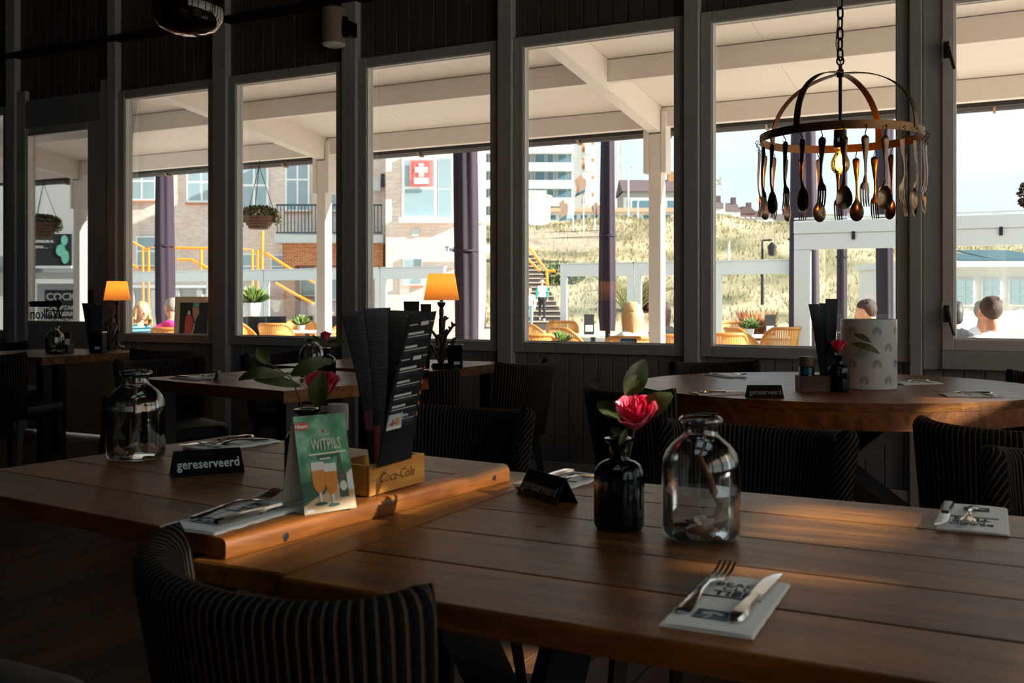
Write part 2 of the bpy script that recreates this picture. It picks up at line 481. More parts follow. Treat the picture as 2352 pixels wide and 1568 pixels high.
# door on the far left with a glazed leaf, a dark top panel and a lettered pane
dr = struct('door_1', (-7.35, WY, 0))
MB().bbox(-.49, -.38, -.01, .09, 0, 2.95).build('door_jamb', M_frame, dr)
MB().bbox(.55, .64, -.01, .09, 0, 2.95).build('door_jamb', M_frame, dr)
MB().bbox(-.38, .55, -.01, .09, 2.62, 2.86).build('door_head', M_board, dr)
lf = MB(); lf.bbox(-.378, -.36, .0, .06, 0.02, 2.615); lf.build('door_leaf_edge', M_sash, dr)
MB().bbox(.385, .548, .0, .06, .02, 2.615).build('door_stile', M_frame, dr)
MB().bbox(-.36, .385, .0, .06, 2.555, 2.615).build('door_top_rail', M_frame, dr)
MB().bbox(-.36, .385, .0, .06, .02, .955).build('door_bottom_panel', M_frame, dr)
MB().box(-.36, .385, .03, .036, .955, 2.555).build('pane', M_pane, dr)
M_decal = mat('door_decal', (14, 22, 40), 0.6)
ar = MB(); ar.prism([(-.36, 1.075), (-.02, 1.075), (-.02, 1.04), (.05, 1.10), (-.02, 1.16), (-.02, 1.125), (-.36, 1.125)], .024, .028, 'XZ')
ar.build('arrow_decal', M_decal, dr)
me = text_mesh('Welkom', .13, .001, .001)
me.transform(Matrix.Diagonal((-1, 1, 1, 1))); me.flip_normals(); me.transform(Matrix.Translation((-.17, .026, .972))); me.materials.append(M_decal)
link('welcome_decal', me, dr)
MB().bbox(.43, .47, -.03, .0, 1.0, 1.22).build('door_handle', M_handle, dr)

# window wall: posts between the windows, cladding under and over, rail and cornice
wf = struct('wall_front', (0, WY, 0))
for (a, b) in [(-9.6, -9.07), (-7.97, -7.845), (-6.705, -6.605), (-5.56, -5.42), (-4.337, -4.21), (-3.081, -2.975), (-1.824, -1.73), (-.567, -.503), (.78, .84), (2.11, 2.2)]:
    MB().bbox(a, b, -.028, .10, 0, 4.2, .006).build('post', M_frame, wf)
m_lo = MB().bbox(-.0485, .0485, .03, .055, 0, .795, .004).mesh('cladding_board', M_board)
m_hi = MB().bbox(-.0485, .0485, .03, .055, 2.842, 4.2, .004).mesh('cladding_board', mat('shade_toned_cladding', (92, 82, 75), .6, vary=.1, scale=4, stretch=(5, 5, .5)))  # upper boards coloured darker to stand in for the shade up there
x = -9.55
while x < 2.2:
    if not (-7.84 < x < -6.71): link('cladding_board', m_lo, wf, (x, 0, 0))
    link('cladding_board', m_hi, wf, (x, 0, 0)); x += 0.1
MB().box(-9.6, -7.84, .056, .15, 0, .79).build('wall_core', M_seal, wf)
MB().box(-6.71, 2.2, .056, .15, 0, .79).build('wall_core', M_seal, wf)
MB().box(-9.6, 2.2, .056, .15, 2.845, 4.25).build('wall_core', M_seal, wf)
MB().bbox(-9.6, 2.2, -.05, .03, 3.24, 3.29, .006).build('cornice_rail', M_dwall, wf)
tag(MB().bbox(-6.70, 2.2, WY - .014, WY + .03, 0, .10, .004).build('baseboard_front', M_frame), kind='structure')

# right wall (just outside the picture) with the windows that let in the sun patches
def wall_with_holes(name, axis, pos, lo, hi, z0, z1, holes, mtl, thick=.12):
    """rectangular pieces of wall around rectangular window holes (u0,u1,z0,z1)"""
    us = sorted({lo, hi, *[h[0] for h in holes], *[h[1] for h in holes]})
    zs = sorted({z0, z1, *[h[2] for h in holes], *[h[3] for h in holes]})
    mb = MB()
    for u0, u1 in zip(us, us[1:]):
        for a, b in zip(zs, zs[1:]):
            if any(h[0] <= u0 and u1 <= h[1] and h[2] <= a and b <= h[3] for h in holes): continue
            if axis == 'X': mb.box(pos, pos + thick, u0, u1, a, b)
            else: mb.box(u0, u1, pos, pos + thick, a, b)
    return tag(mb.build(name, mtl), kind='structure')
RX = 2.2
RW = [(-2.3, -.65, .862, 2.774), (-.5, 1.15, .862, 2.774), (1.3, 3.15, .862, 2.774), (3.3, 4.75, .862, 2.774), (4.9, 5.6, .862, 2.774)]
wall_with_holes('wall_right', 'X', RX, -2.6, 5.95, 0, 4.25, RW, M_frame)
for i, (a, b, c, d) in enumerate(RW):
    wd = struct('window_%d' % (9 + i), (RX, (a + b) / 2, 0)); h = (b - a) / 2
    MB().box(.05, .056, -h, h, c, d).build('pane', M_pane, wd)
    for (y0, y1, z0, z1) in ((-h, -h + .05, c, d), (h - .05, h, c, d), (-h + .05, h - .05, c, c + .05), (-h + .05, h - .05, d - .05, d)):
        MB().box(.02, .09, y0, y1, z0, z1).build('frame_rail', M_sash, wd)
tag(MB().box(-9.7, 2.3, -2.7, -2.6, -.05, 4.25).build('wall_back', M_dwall), kind='structure')

# ================================================================ VERANDA OUTSIDE
GZ = -0.10                    # terrace level
M_white = mat('canopy_white', (240, 230, 220), 0.6, vary=0.05, scale=5)
M_soffit = mat('soffit_board', (240, 230, 220), 0.7, vary=0.05, scale=3)
M_gutter = mat('gutter_grey', (62, 60, 60), 0.5, vary=0.1)
M_gside = mat('gutter_beige', (170, 140, 118), 0.6)
SL = 0.1175; YO = 8.8; ZO = 2.715
def zs(y): return ZO + (YO - y) * SL        # underside of the purlins
cn = thing('veranda_canopy', 'white timber veranda canopy with sloping soffit outside the windows', 'canopy', (-3.03, YO, GZ))
def cb(x): return x + 3.03
ang = math.atan(SL)
for xp in (-10.7, -6.84, -3.03, 0.80, 4.6):
    p = MB().bbox(cb(xp) - .06, cb(xp) + .06, -.06, .06, 0, ZO - GZ - .06, .004).build('post', M_white, cn)
    for sd in (-1, 1):
        MB().bbox(cb(xp) + sd * .085 - .024, cb(xp) + sd * .085 + .024, -.07, .07, ZO - GZ - .42, ZO - GZ + .14, .004).build('post_cheek', M_white, p)
    mb = MB(); xa, xb = cb(xp) - .055, cb(xp) + .055
    ya, yb_ = 5.96 - YO, 8.95 - YO
    za, zb_ = zs(5.96) - GZ - .055, zs(8.95) - GZ - .055
    mb.add([(xa, ya, za), (xb, ya, za), (xb, yb_, zb_), (xa, yb_, zb_), (xa, ya, za + .235), (xb, ya, za + .235), (xb, yb_, zb_ + .235), (xa, yb_, zb_ + .235)],
           [(0, 3, 2, 1), (4, 5, 6, 7), (0, 1, 5, 4), (1, 2, 6, 5), (2, 3, 7, 6), (3, 0, 4, 7)])
    r = mb.build('rafter', M_white, cn)
    MB().box(xa - .012, xb + .012, -.02, .02, zs(YO) - GZ + .05, zs(YO) - GZ + .06).build('rafter_plate', M_white, r)
bays = [(-12.5, -10.755), (-10.645, -6.895), (-6.785, -3.085), (-2.975, .745), (.855, 4.545)]
for yy in (6.16, 7.48, 8.8):
    for (a, b) in bays:
        MB().bbox(cb(a), cb(b), yy - YO - .04, yy - YO + .04, zs(yy) - GZ, zs(yy) - GZ + .178, .004).build('purlin', M_white, cn)
for (a, b) in bays:
    n = max(1, round((b - a) / 1.24)); w = (b - a) / n
    for k in range(n):
        for (y0, y1) in ((5.96, 7.48), (7.484, 9.0)):
            x0, x1 = cb(a + k * w) + (.0015), cb(a + (k + 1) * w) - .0015
            z0, z1 = zs(y0) - GZ + .18, zs(y1) - GZ + .18
            MB().add([(x0, y0 - YO, z0), (x1, y0 - YO, z0), (x1, y1 - YO, z1), (x0, y1 - YO, z1), (x0, y0 - YO, z0 + .03), (x1, y0 - YO, z0 + .03), (x1, y1 - YO, z1 + .03), (x0, y1 - YO, z1 + .03)],
                     [(0, 3, 2, 1), (4, 5, 6, 7), (0, 1, 5, 4), (1, 2, 6, 5), (2, 3, 7, 6), (3, 0, 4, 7)]).build('soffit_panel', M_soffit, cn)
zr0, zr1 = zs(5.96) - GZ + .225, zs(9.0) - GZ + .225
MB().add([(cb(-12.5), 5.96 - YO, zr0), (cb(5.6), 5.96 - YO, zr0), (cb(5.6), .2, zr1), (cb(-12.5), .2, zr1), (cb(-12.5), 5.96 - YO, zr0 + .02), (cb(5.6), 5.96 - YO, zr0 + .02), (cb(5.6), .2, zr1 + .02), (cb(-12.5), .2, zr1 + .02)],
         [(0, 3, 2, 1), (4, 5, 6, 7), (0, 1, 5, 4), (1, 2, 6, 5), (2, 3, 7, 6), (3, 0, 4, 7)]).build('roof_sheet', M_gutter, cn)
gz = 2.60 - GZ
g = MB()
prof = [(math.cos(a) * .075, math.sin(a) * .085) for a in [PI + PI * k / 8 for k in range(9)]]
prof = prof + [(x * .93, z * .93) for x, z in prof[::-1]]
g.loft([[(cb(-12.5), .27 + p[0], gz + .16 + p[1]) for p in prof], [(cb(5.6), .27 + p[0], gz + .16 + p[1]) for p in prof]])
gt = g.build('gutter', M_gutter, cn, smooth=40)
x = -12.2
while x < 5.4:
    MB().tube([(cb(x), .19, gz + .17), (cb(x), .20, gz + .10), (cb(x), .235, gz + .07), (cb(x), .30, gz + .07), (cb(x), .35, gz + .12)], .013, 6).build('gutter_bracket', M_gside, gt); x += .92
MB().box(cb(-12.5), cb(5.6), .16, .185, gz + .1, gz + .30).build('fascia_board', M_gutter, cn)
# unseen canopy added on the right to block the sun; gaps shape its patches
sc_ = thing('sun_mask_canopy', 'unseen flat white canopy added to block the sun and shape its patches', 'canopy', (4.1, 1.5, GZ))
GAPS = [(3.715, 3.80, 2.22, 2.42), (3.735, 3.82, 2.42, 2.62), (3.765, 3.85, 2.62, 2.82), (3.80, 3.885, 2.82, 3.02)]
GAPS += [(3.34 + .052 * k, 3.380 + .052 * k, 2.36, 2.54) for k in range(7)] + [(3.55 + .052 * k, 3.596 + .052 * k, 2.56, 2.77) for k in range(4)]
GAPS += [(4.38, 4.62, 2.75, 3.03), (4.36, 4.62, 2.515, 2.575), (4.485, 4.515, 2.24, 2.45), (4.80, 5.0, 2.10, 2.42), (4.94, 5.22, 4.31, 4.52), (4.42, 4.72, 4.98, 5.24)]
GAPS += [(4.375 + .04 * k, 4.388 + .04 * k, 2.24, 2.37) for k in range(3)]
def roof_with_gaps(par, x0, x1, y0, y1, z0, z1, holes):
    us = sorted({x0, x1, *[h[0] for h in holes], *[h[1] for h in holes]}); vs_ = sorted({y0, y1, *[h[2] for h in holes], *[h[3] for h in holes]})
    mb = MB()
    for a, b in zip(us, us[1:]):
        for c, d in zip(vs_, vs_[1:]):
            if not any(h[0] <= a and b <= h[1] and h[2] <= c and d <= h[3] for h in holes):
                mb.box(a - 4.1, b - 4.1, c - 1.5, d - 1.5, z0 - GZ, z1 - GZ)
    return mb.build('roof_sheet', M_soffit, par)
roof_with_gaps(sc_, 2.34, 5.5, -4.5, 6.1, 2.95, 2.97, GAPS)
for yy in (-4.4, -1.0, 1.9, 5.7):
    MB().bbox(2.0 - .05, 2.0 + .05, yy - 1.5 - .05, yy - 1.5 + .05, 0, 2.94 - GZ).build('post', M_white, sc_)
# ================================================================ TABLES
M_oak = wood('table_oak', (60, 30, 8), (142, 88, 32), 0.36, 'X', 6.0, 0.2, spec=0.34)
M_oakY = wood('table_oak_cross', (64, 32, 9), (146, 92, 34), 0.36, 'Y', 6.0, 0.2, spec=0.34)
M_edge = wood('table_edge_oak', (84, 42, 12), (156, 92, 36), 0.38, 'Y', 5.0, 0.15, spec=0.5)
M_leg = mat('dark_table_leg', (16, 14, 13), 0.5)
M_knot = mat('wood_knot', (24, 12, 6), 0.5)
T_NEAR, T_LEFT, T_MID = 0.765, 0.795, 0.77

def rounded_plank(x0, x1, y0, y1, z0, z1, r=0.012):
    """board with rounded long edges along X"""
    sec = [(y0, z0 + .002), (y0, z1 - r), (y0 + r * .3, z1 - r * .3), (y0 + r, z1), (y1 - r, z1), (y1 - r * .3, z1 - r * .3), (y1, z1 - r), (y1, z0 + .002), (y1 - .002, z0), (y0 + .002, z0)]
    return MB().loft([[(x0, a, b) for a, b in sec], [(x1, a, b) for a, b in sec]])

# the near table: boards along X, a cross board on its left end
def trestle(par, x0, x1, yc, ztop, span):
    """two X-shaped dark trestles"""
    for xx in (x0, x1):
        for sgn in (-1, 1):
            l = MB(); l.tube([(xx, yc - sgn * span, 0.0), (xx, yc + sgn * span, ztop)], .05, 4)
            l.build('trestle_leg', M_leg, par)
    MB().bbox(x0, x1, yc - .03, yc + .03, ztop * .48, ztop * .48 + .07).build('stretcher', M_leg, par)
nt = thing('dining_table', 'large oak plank dining table with a blue vase and shell jar, nearest the camera', 'table', (-0.1, 1.48, 0))
ys = [-.445, -.28, -.11, .06, .245, .425]
for k in range(5):
    a, b = ys[k], ys[k + 1]
    o = rounded_plank(-.775, 1.15, a + (.001 if k else 0), b - .001, T_NEAR - .032, T_NEAR, .0022 if 0 < k < 4 else .004).build('table_plank', M_oak, nt)
MB().bbox(-.950, -.779, -.43, .425, T_NEAR - .032, T_NEAR, .003).build('end_board', M_oakY, nt)
MB().bbox(-.80, 1.0, -.28, .30, T_NEAR - .06, T_NEAR - .034).build('under_frame', M_leg, nt)
trestle(nt, -.62, .9, 0, T_NEAR - .062, .26)
for (kx, ky, sx, sy) in ((-.70 + .1, -.02, .012, .006), (-.46, .02, .012, .005), (-.55, .33, .018, .006)):
    MB().lathe([(0, .0006), (.7, .0005), (1, 0)], 10, (0, 0, 0)).xf(Matrix.Diagonal((sx, sy, 1, 1))).build('knot', M_knot, nt, (kx, ky, T_NEAR))

# the square table on the left
lt = thing('dining_table', 'square oak plank table carrying the green beer card and fanned menus', 'table', (-1.401, 1.474, 0), -.1)
ys = [-.365, -.22, -.07, .08, .235, .39]
for k in range(5):
    rounded_plank(-.40, .395, ys[k] + .001, ys[k + 1] - .001, T_LEFT - .029, T_LEFT, .002).build('table_plank', M_oakY if False else M_oak, lt)
sec = [(.396, T_LEFT - .029), (.396, T_LEFT), (.430, T_LEFT), (.4355, T_LEFT - .0022), (.438, T_LEFT - .007), (.438, T_LEFT - .024), (.436, T_LEFT - .029)]
eb = MB().loft([[(a, -.365, b) for a, b in sec], [(a, .365, b) for a, b in sec], [(a - .02 if a > .41 else a, .39, b) for a, b in sec]]).build('edge_board', M_edge, lt, smooth=50)
for yk, zk in ((-.25, T_LEFT - .019), (.31, T_LEFT - .014)):
    MB().ball((.437, yk, zk), .0015, .010, .008, 10, 6).build('knot', M_knot, eb)
for sx in (-.33, .32):
    for sy in (-.30, .32):
        MB().bbox(sx - .035, sx + .035, sy - .035, sy + .035, 0, T_LEFT - .031, .005).build('leg', M_leg, lt)

def plank_table(label, c, rz, L, W, ztop, n, leg=.07, edge=M_oak):
    t = thing('dining_table', label, 'table', (c[0], c[1], 0), rz)
    for k in range(n):
        a = -W / 2 + W * k / n
        rounded_plank(-L / 2, L / 2, a + .001, a + W / n - .001, ztop - .05, ztop, .002).build('table_plank', edge, t)
    for sx in (-1, 1):
        for sy in (-1, 1):
            x, y = sx * (L / 2 - .09), sy * (W / 2 - .09)
            MB().bbox(x - leg / 2, x + leg / 2, y - leg / 2, y + leg / 2, 0, ztop - .052, .004).build('leg', M_leg, t)
    return t
plank_table('oak plank table in the middle distance behind the reserved left table', (-3.06, 3.67), -.2, 1.06, .9, T_MID, 5)
plank_table('oak table against the window wall with a lit lamp, right of the menus', (-3.22, 4.77), 0, 1.04, .86, T_MID, 5)
plank_table('dark oak table at the far left beside the glazed door', (-6.02, 4.72), 0, .95, .9, T_MID, 5)

# the oval table by the windows
RC = (-0.738, 4.433)
rt = thing('round_table', 'big oval oak table with thick rim and an ice bucket by the windows', 'table', (RC[0], RC[1], 0), YAW)
A_, B_ = .84, .78
nb = 8; rot = -YAW
def inside_arc(v):                     # half length of the ellipse chord at local v
    return A_ * math.sqrt(max(0, 1 - (v / B_) ** 2))
for k in range(nb):
    v0 = -B_ + 2 * B_ * k / nb + .0008; v1 = -B_ + 2 * B_ * (k + 1) / nb - .0008
    m_ = 8
    vs_ = [v0 + (v1 - v0) * i / m_ for i in range(m_ + 1)]
    poly = [(inside_arc(v), v) for v in vs_] + [(-inside_arc(v), v) for v in vs_[::-1]]
    MB().prism(poly, T_MID - .03, T_MID).build('table_plank', M_oak, rt)
rim = MB(); seg = 72
sec = [(-.03, T_MID - .031), (0.0, T_MID - .031), (0.0, T_MID - .098), (-.03, T_MID - .098)]
rim.loft([[((A_ + s[0]) * math.cos(2 * PI * k / seg), (B_ + s[0]) * math.sin(2 * PI * k / seg), s[1]) for k in range(seg)] for s in sec + sec[:1]], caps=False)
rim.build('rim_band', M_edge, rt, smooth=30)
for sgn in (-1, 1):
    MB().tube([(-sgn * .55, 0, .0), (sgn * .30, 0, .66)], .065, 4).build('trestle_leg', M_leg, rt)
MB().bbox(-.5, .5, -.06, .06, .62, T_MID - .032).build('top_bearer', M_leg, rt)
MB().bbox(-.62, .62, -.06, .06, .0, .05).build('floor_beam', M_leg, rt)

# ================================================================ CHAIRS
def stripe_mat():
    m, n, l, b = base_mat('striped_corduroy')
    uv = n.new('ShaderNodeUVMap'); uv.uv_map = 'UVMap'
    sep = n.new('ShaderNodeSeparateXYZ'); l.new(uv.outputs[0], sep.inputs[0])
    mu = n.new('ShaderNodeMath'); mu.operation = 'MULTIPLY'; mu.inputs[1].default_value = 1 / 0.0130
    fr = n.new('ShaderNodeMath'); fr.operation = 'FRACT'
    l.new(sep.outputs['X'], mu.inputs[0]); l.new(mu.outputs[0], fr.inputs[0])
    cr = n.new('ShaderNodeValToRGB'); cr.color_ramp.interpolation = 'EASE'
    e = cr.color_ramp.elements
    e[0].position = 0.0; e[0].color = lin((7, 7, 12)) + (1,)
    e[1].position = 1.0; e[1].color = lin((7, 7, 12)) + (1,)
    for p, c in ((.33, (7, 7, 12)), (.42, (96, 76, 60)), (.58, (96, 76, 60)), (.67, (7, 7, 12))):
        q = e.new(p); q.color = lin(c) + (1,)
    ns = n.new('ShaderNodeTexNoise'); ns.inputs['Scale'].default_value = 900; tc = n.new('ShaderNodeTexCoord'); l.new(tc.outputs['Object'], ns.inputs['Vector'])
    mx = n.new('ShaderNodeMixRGB'); mx.blend_type = 'MULTIPLY'; mx.inputs['Fac'].default_value = .5
    l.new(fr.outputs[0], cr.inputs[0]); l.new(cr.outputs[0], mx.inputs['Color1']); l.new(ns.outputs['Color'], mx.inputs['Color2'])
    l.new(mx.outputs[0], b.inputs['Base Color']); b.inputs['Roughness'].default_value = .85
    b.inputs['Specular IOR Level'].default_value = .2
    # rounded ribs between the pale stripes
    sn = n.new('ShaderNodeMath'); sn.operation = 'PINGPONG'; sn.inputs[1].default_value = .5
    l.new(fr.outputs[0], sn.inputs[0])
    inv = n.new('ShaderNodeMath'); inv.operation = 'SUBTRACT'; inv.inputs[0].default_value = .5; l.new(sn.outputs[0], inv.inputs[1])
    bp = n.new('ShaderNodeBump'); bp.inputs['Strength'].default_value = .8; bp.inputs['Distance'].default_value = .005
    l.new(inv.outputs[0], bp.inputs['Height']); l.new(bp.outputs[0], b.inputs['Normal'])
    return m
M_stripe = stripe_mat()
M_seat = mat('seat_leather', (9, 9, 14), 0.55, vary=.2, scale=30, bump=.1)
M_chleg = mat('chair_leg_wood', (22, 13, 9), 0.45)

def chair_back():
    NU, a_max = 36, math.radians(82)
    HW, BUL, TH = .240, .115, .058
    rings = []; ulen = []; prev = None; L = 0
    for i in range(NU + 1):
        ph = (i / NU * 2 - 1); an = ph * a_max
        x = HW * math.sin(an) / math.sin(a_max); y = -BUL * (math.cos(an) - math.cos(a_max)) / (1 - math.cos(a_max))
        nx, ny = math.sin(an) * .62, -math.cos(an); q = math.hypot(nx, ny); nx /= q; ny /= q
        if prev: L += math.hypot(x - prev[0], y - prev[1])
        prev = (x, y); ulen.append(L)
        zt = .797 + .020 * abs(ph) ** 2; zb = .41
        sec = []
        HN = 7
        for k in range(HN + 1): sec.append((TH / 2, zb + (zt - .03 - zb) * k / HN))
        for k in range(1, 6):
            t = PI * k / 6; sec.append((TH / 2 * math.cos(t), zt - .03 + .03 * math.sin(t)))
        for k in range(HN + 1): sec.append((-TH / 2, zt - .03 + (zb - zt + .03) * k / HN))
        ring = []
        for o, z in sec:
            f = (z - .41) / .40
            sc = .86 + .14 * f
            ring.append(((x + nx * o) * sc, (y + ny * o) * (.9 + .1 * f) - .155 - .05 * f, z))
        rings.append(ring)
    mb = MB(); n = len(rings[0]); mb.uv = []
    for i, r in enumerate(rings):
        mb.v += r; mb.uv += [(ulen[i], p[2]) for p in r]
    for i in range(NU):
        for k in range(n - 1):
            mb.f.append((i * n + k, i * n + k + 1, (i + 1) * n + k + 1, (i + 1) * n + k)); mb.mi.append(0)
        mb.f.append((i * n + n - 1, i * n, (i + 1) * n, (i + 1) * n + n - 1)); mb.mi.append(0)
    # padded front edge of each wing, stripes on the slant
    for i, sg in ((0, 1), (NU, -1)):
        r = [Vector(p) for p in rings[i]]; d = (Vector(rings[i][0]) - Vector(rings[i + (1 if i == 0 else -1)][0])); d.z = 0; d.normalize()
        c_o = n // 2; o = len(mb.v); rows = []
        half = n // 2
        for k in range(half + 1):
            pa, pb = r[k], r[n - 1 - k]
            row = []
            for j in range(6):
                t = j / 5
                p = pa.lerp(pb, t) + d * .016 * math.sin(PI * t)
                row.append(len(mb.v)); mb.v.append(tuple(p)); mb.uv.append((p.z * .62 + (t - .5) * .062 * sg * .9, t))
            rows.append(row)
        for a, b in zip(rows, rows[1:]):
            for j in range(5):
                mb.f.append((a[j], a[j + 1], b[j + 1], b[j])); mb.mi.append(0)
    return mb
M_piping = mat('seat_piping', (10, 10, 14), .6)
chair0 = thing('tub_chair', 'x', 'chair', (0, 0, 0), 0, 'striped tub chairs')
chair_back().build('backrest', M_stripe, chair0, smooth=60)
st = MB(); rr = []
for (s, z) in ((.80, .385), (.97, .39), (1.0, .41), (1.0, .445), (.96, .468), (.85, .476), (.5, .482)):
    rr.append([(math.copysign(abs(math.cos(a)) ** .38, math.cos(a)) * .225 * s, math.copysign(abs(math.sin(a)) ** .38, math.sin(a)) * .225 * s + .015, z) for a in [2 * PI * k / 40 for k in range(40)]])
st.loft(rr); seat_o = st.build('seat', M_seat, chair0, smooth=50)
for (sx, sy) in ((-1, -1), (1, -1), (-1, 1), (1, 1)):
    MB().tube([(sx * .215, sy * .20 + .0 - (.03 if sy < 0 else -.02), 0), (sx * .185, sy * .175 + .01, .392)], [.017, .026], 4).build('leg', M_chleg, chair0)
CH = [
    ((-.79, 1.185), -.2, 'striped tub chair in the foreground, its back to the camera at the near table'),
    ((-.64, 2.36), PI - .05, 'striped tub chair across the near table, behind the big shell jar'),
    ((-1.54, 2.41), PI, 'striped tub chair across the left table, behind the menu holder'),
    ((-2.60, 4.80), PI / 2 - .1, 'striped tub chair at the right end of the lamp table against the window wall'),
    ((-1.215, 3.74), -.585, 'striped tub chair at the left of the oval table, behind the rose'),
    ((-1.33, 5.05), -math.radians(138), 'striped tub chair between the oval table and the windows, left of the ice bucket'),
    ((-.10, 4.80), math.radians(125), 'striped tub chair past the right end of the oval table under the casement'),
    ((-.06, 3.19), .2, 'striped tub chair on the camera side of the oval table, at the right'),
    ((.17, 2.21), PI, 'striped tub chair across the near table, cut by the right edge of the picture'),
    ((-3.93, 4.82), -PI / 2, 'striped tub chair at the left end of the lamp table, under the third window'),
    ((-4.08, 3.97), -math.radians(112), 'striped tub chair at the left end of the middle table, facing the camera'),
    ((-5.42, 5.0), PI / 2 - .15, 'striped tub chair right of the far left table, below the striped-top woman'),
    ((-5.74, 4.22), .25, 'striped tub chair with its back to the camera at the far left table'),
    ((-6.78, 5.0), -PI / 2, 'striped tub chair by the glazed door at the far left'),
    ((-2.62, 4.25), 0, 'striped tub chair half hidden right behind the fanned menus'),
    ((-1.62, .985), 0, 'tub chair of which only the dark seat shows in the lower left corner'),
]
for i, (p, rz, lab) in enumerate(CH):
    if i == 0:
        chair0.location = (p[0], p[1], 0); chair0.rotation_euler = (0, 0, rz); chair0['label'] = lab
    else: dup(chair0, (p[0], p[1], 0), rz, lab)
# ================================================================ THINGS ON THE TABLES
M_glass = pane_mat('clear_glass', (.97, .985, .985), .05)
M_water = pane_mat('jar_water', (.93, .93, .92), .03)
M_blueglass = glass_mat('dark_blue_glass', (34, 84, 104), 0.02)
M_silver = mat('cutlery_steel', (205, 203, 200), 0.16, 1.0, vary=0.04)
M_napkin = mat('napkin_paper', (246, 246, 243), 0.9, vary=0.04, scale=40, bump=.05)
M_navy = mat('print_navy', (14, 38, 52), 0.8)
M_teal = mat('print_teal', (10, 78, 104), 0.8)
M_blackcard = mat('black_gloss', (7, 7, 8), 0.5, spec=.12)
M_letter = mat('letter_pale', (226, 240, 240), 0.6)
M_letterdim = mat('letter_grey', (120, 124, 126), 0.6)
M_shellA = mat('shell_white', (226, 216, 206), 0.4, vary=.15, scale=60)
M_shellB = mat('shell_brown', (150, 104, 74), 0.45, vary=.3, scale=60)
M_shellC = mat('shell_pink', (196, 146, 122), 0.4, vary=.25, scale=60)
M_stick = mat('driftwood', (128, 86, 58), 0.8, vary=.3, scale=50, bump=.2)
M_petal = mat('rose_petal', (226, 26, 78), 0.5, vary=.25, scale=40)
M_petal_in = mat('rose_petal_pale', (240, 92, 118), 0.5, vary=.2, scale=40)
M_leaf = mat('rose_leaf', (72, 78, 28), 0.5, vary=.3, scale=30, bump=.1)
M_stem = mat('rose_stem', (84, 92, 36), 0.6, vary=.2)

JAR = [(0, .002), (.040, .0), (.055, .002), (.059, .008), (.060, .02), (.060, .108), (.0585, .120), (.054, .132), (.046, .143), (.035, .152), (.0275, .158), (.0262, .165), (.0262, .174), (.030, .177), (.0335, .179), (.0335, .183), (.030, .186)]
def jar_in(p, t=.0022): return [(max(0, r - t), z + (t if z < .02 else 0)) for r, z in p]
def shell_mesh(k):
    """scallop / clam half, ribbed dome"""
    mb = MB(); seg, rg = 14, 5; vs = [(0, -.9, 0)]; fs = []
    for i in range(1, rg + 1):
        t = i / rg
        for j in range(seg + 1):
            a = PI * (.08 + .84 * j / seg)
            rib = 1 + .05 * (j % 2) * t
            vs.append((math.cos(a) * t * 1.0 * rib, -.9 + math.sin(a) * 1.8 * t * rib, .55 * math.sin(PI * .5 * (1 - t * .95)) * math.sin(PI * (.12 + .76 * j / seg)) * (1.0 if t < 1 else 0) + .08))
    for j in range(seg): fs.append((0, 1 + j, 2 + j))
    for i in range(1, rg):
        for j in range(seg):
            a = 1 + (i - 1) * (seg + 1) + j; fs.append((a, a + seg + 1, a + seg + 2, a + 1))
    n = len(vs); vs2 = [(x, y, z * .7 - .12) for x, y, z in vs]
    mb.add(vs + vs2, fs + [tuple(n + i for i in f[::-1]) for f in fs])
    return mb.mesh('seashell', [M_shellA, M_shellB, M_shellC][k % 3], 60)
SHELL = [shell_mesh(k) for k in range(3)]
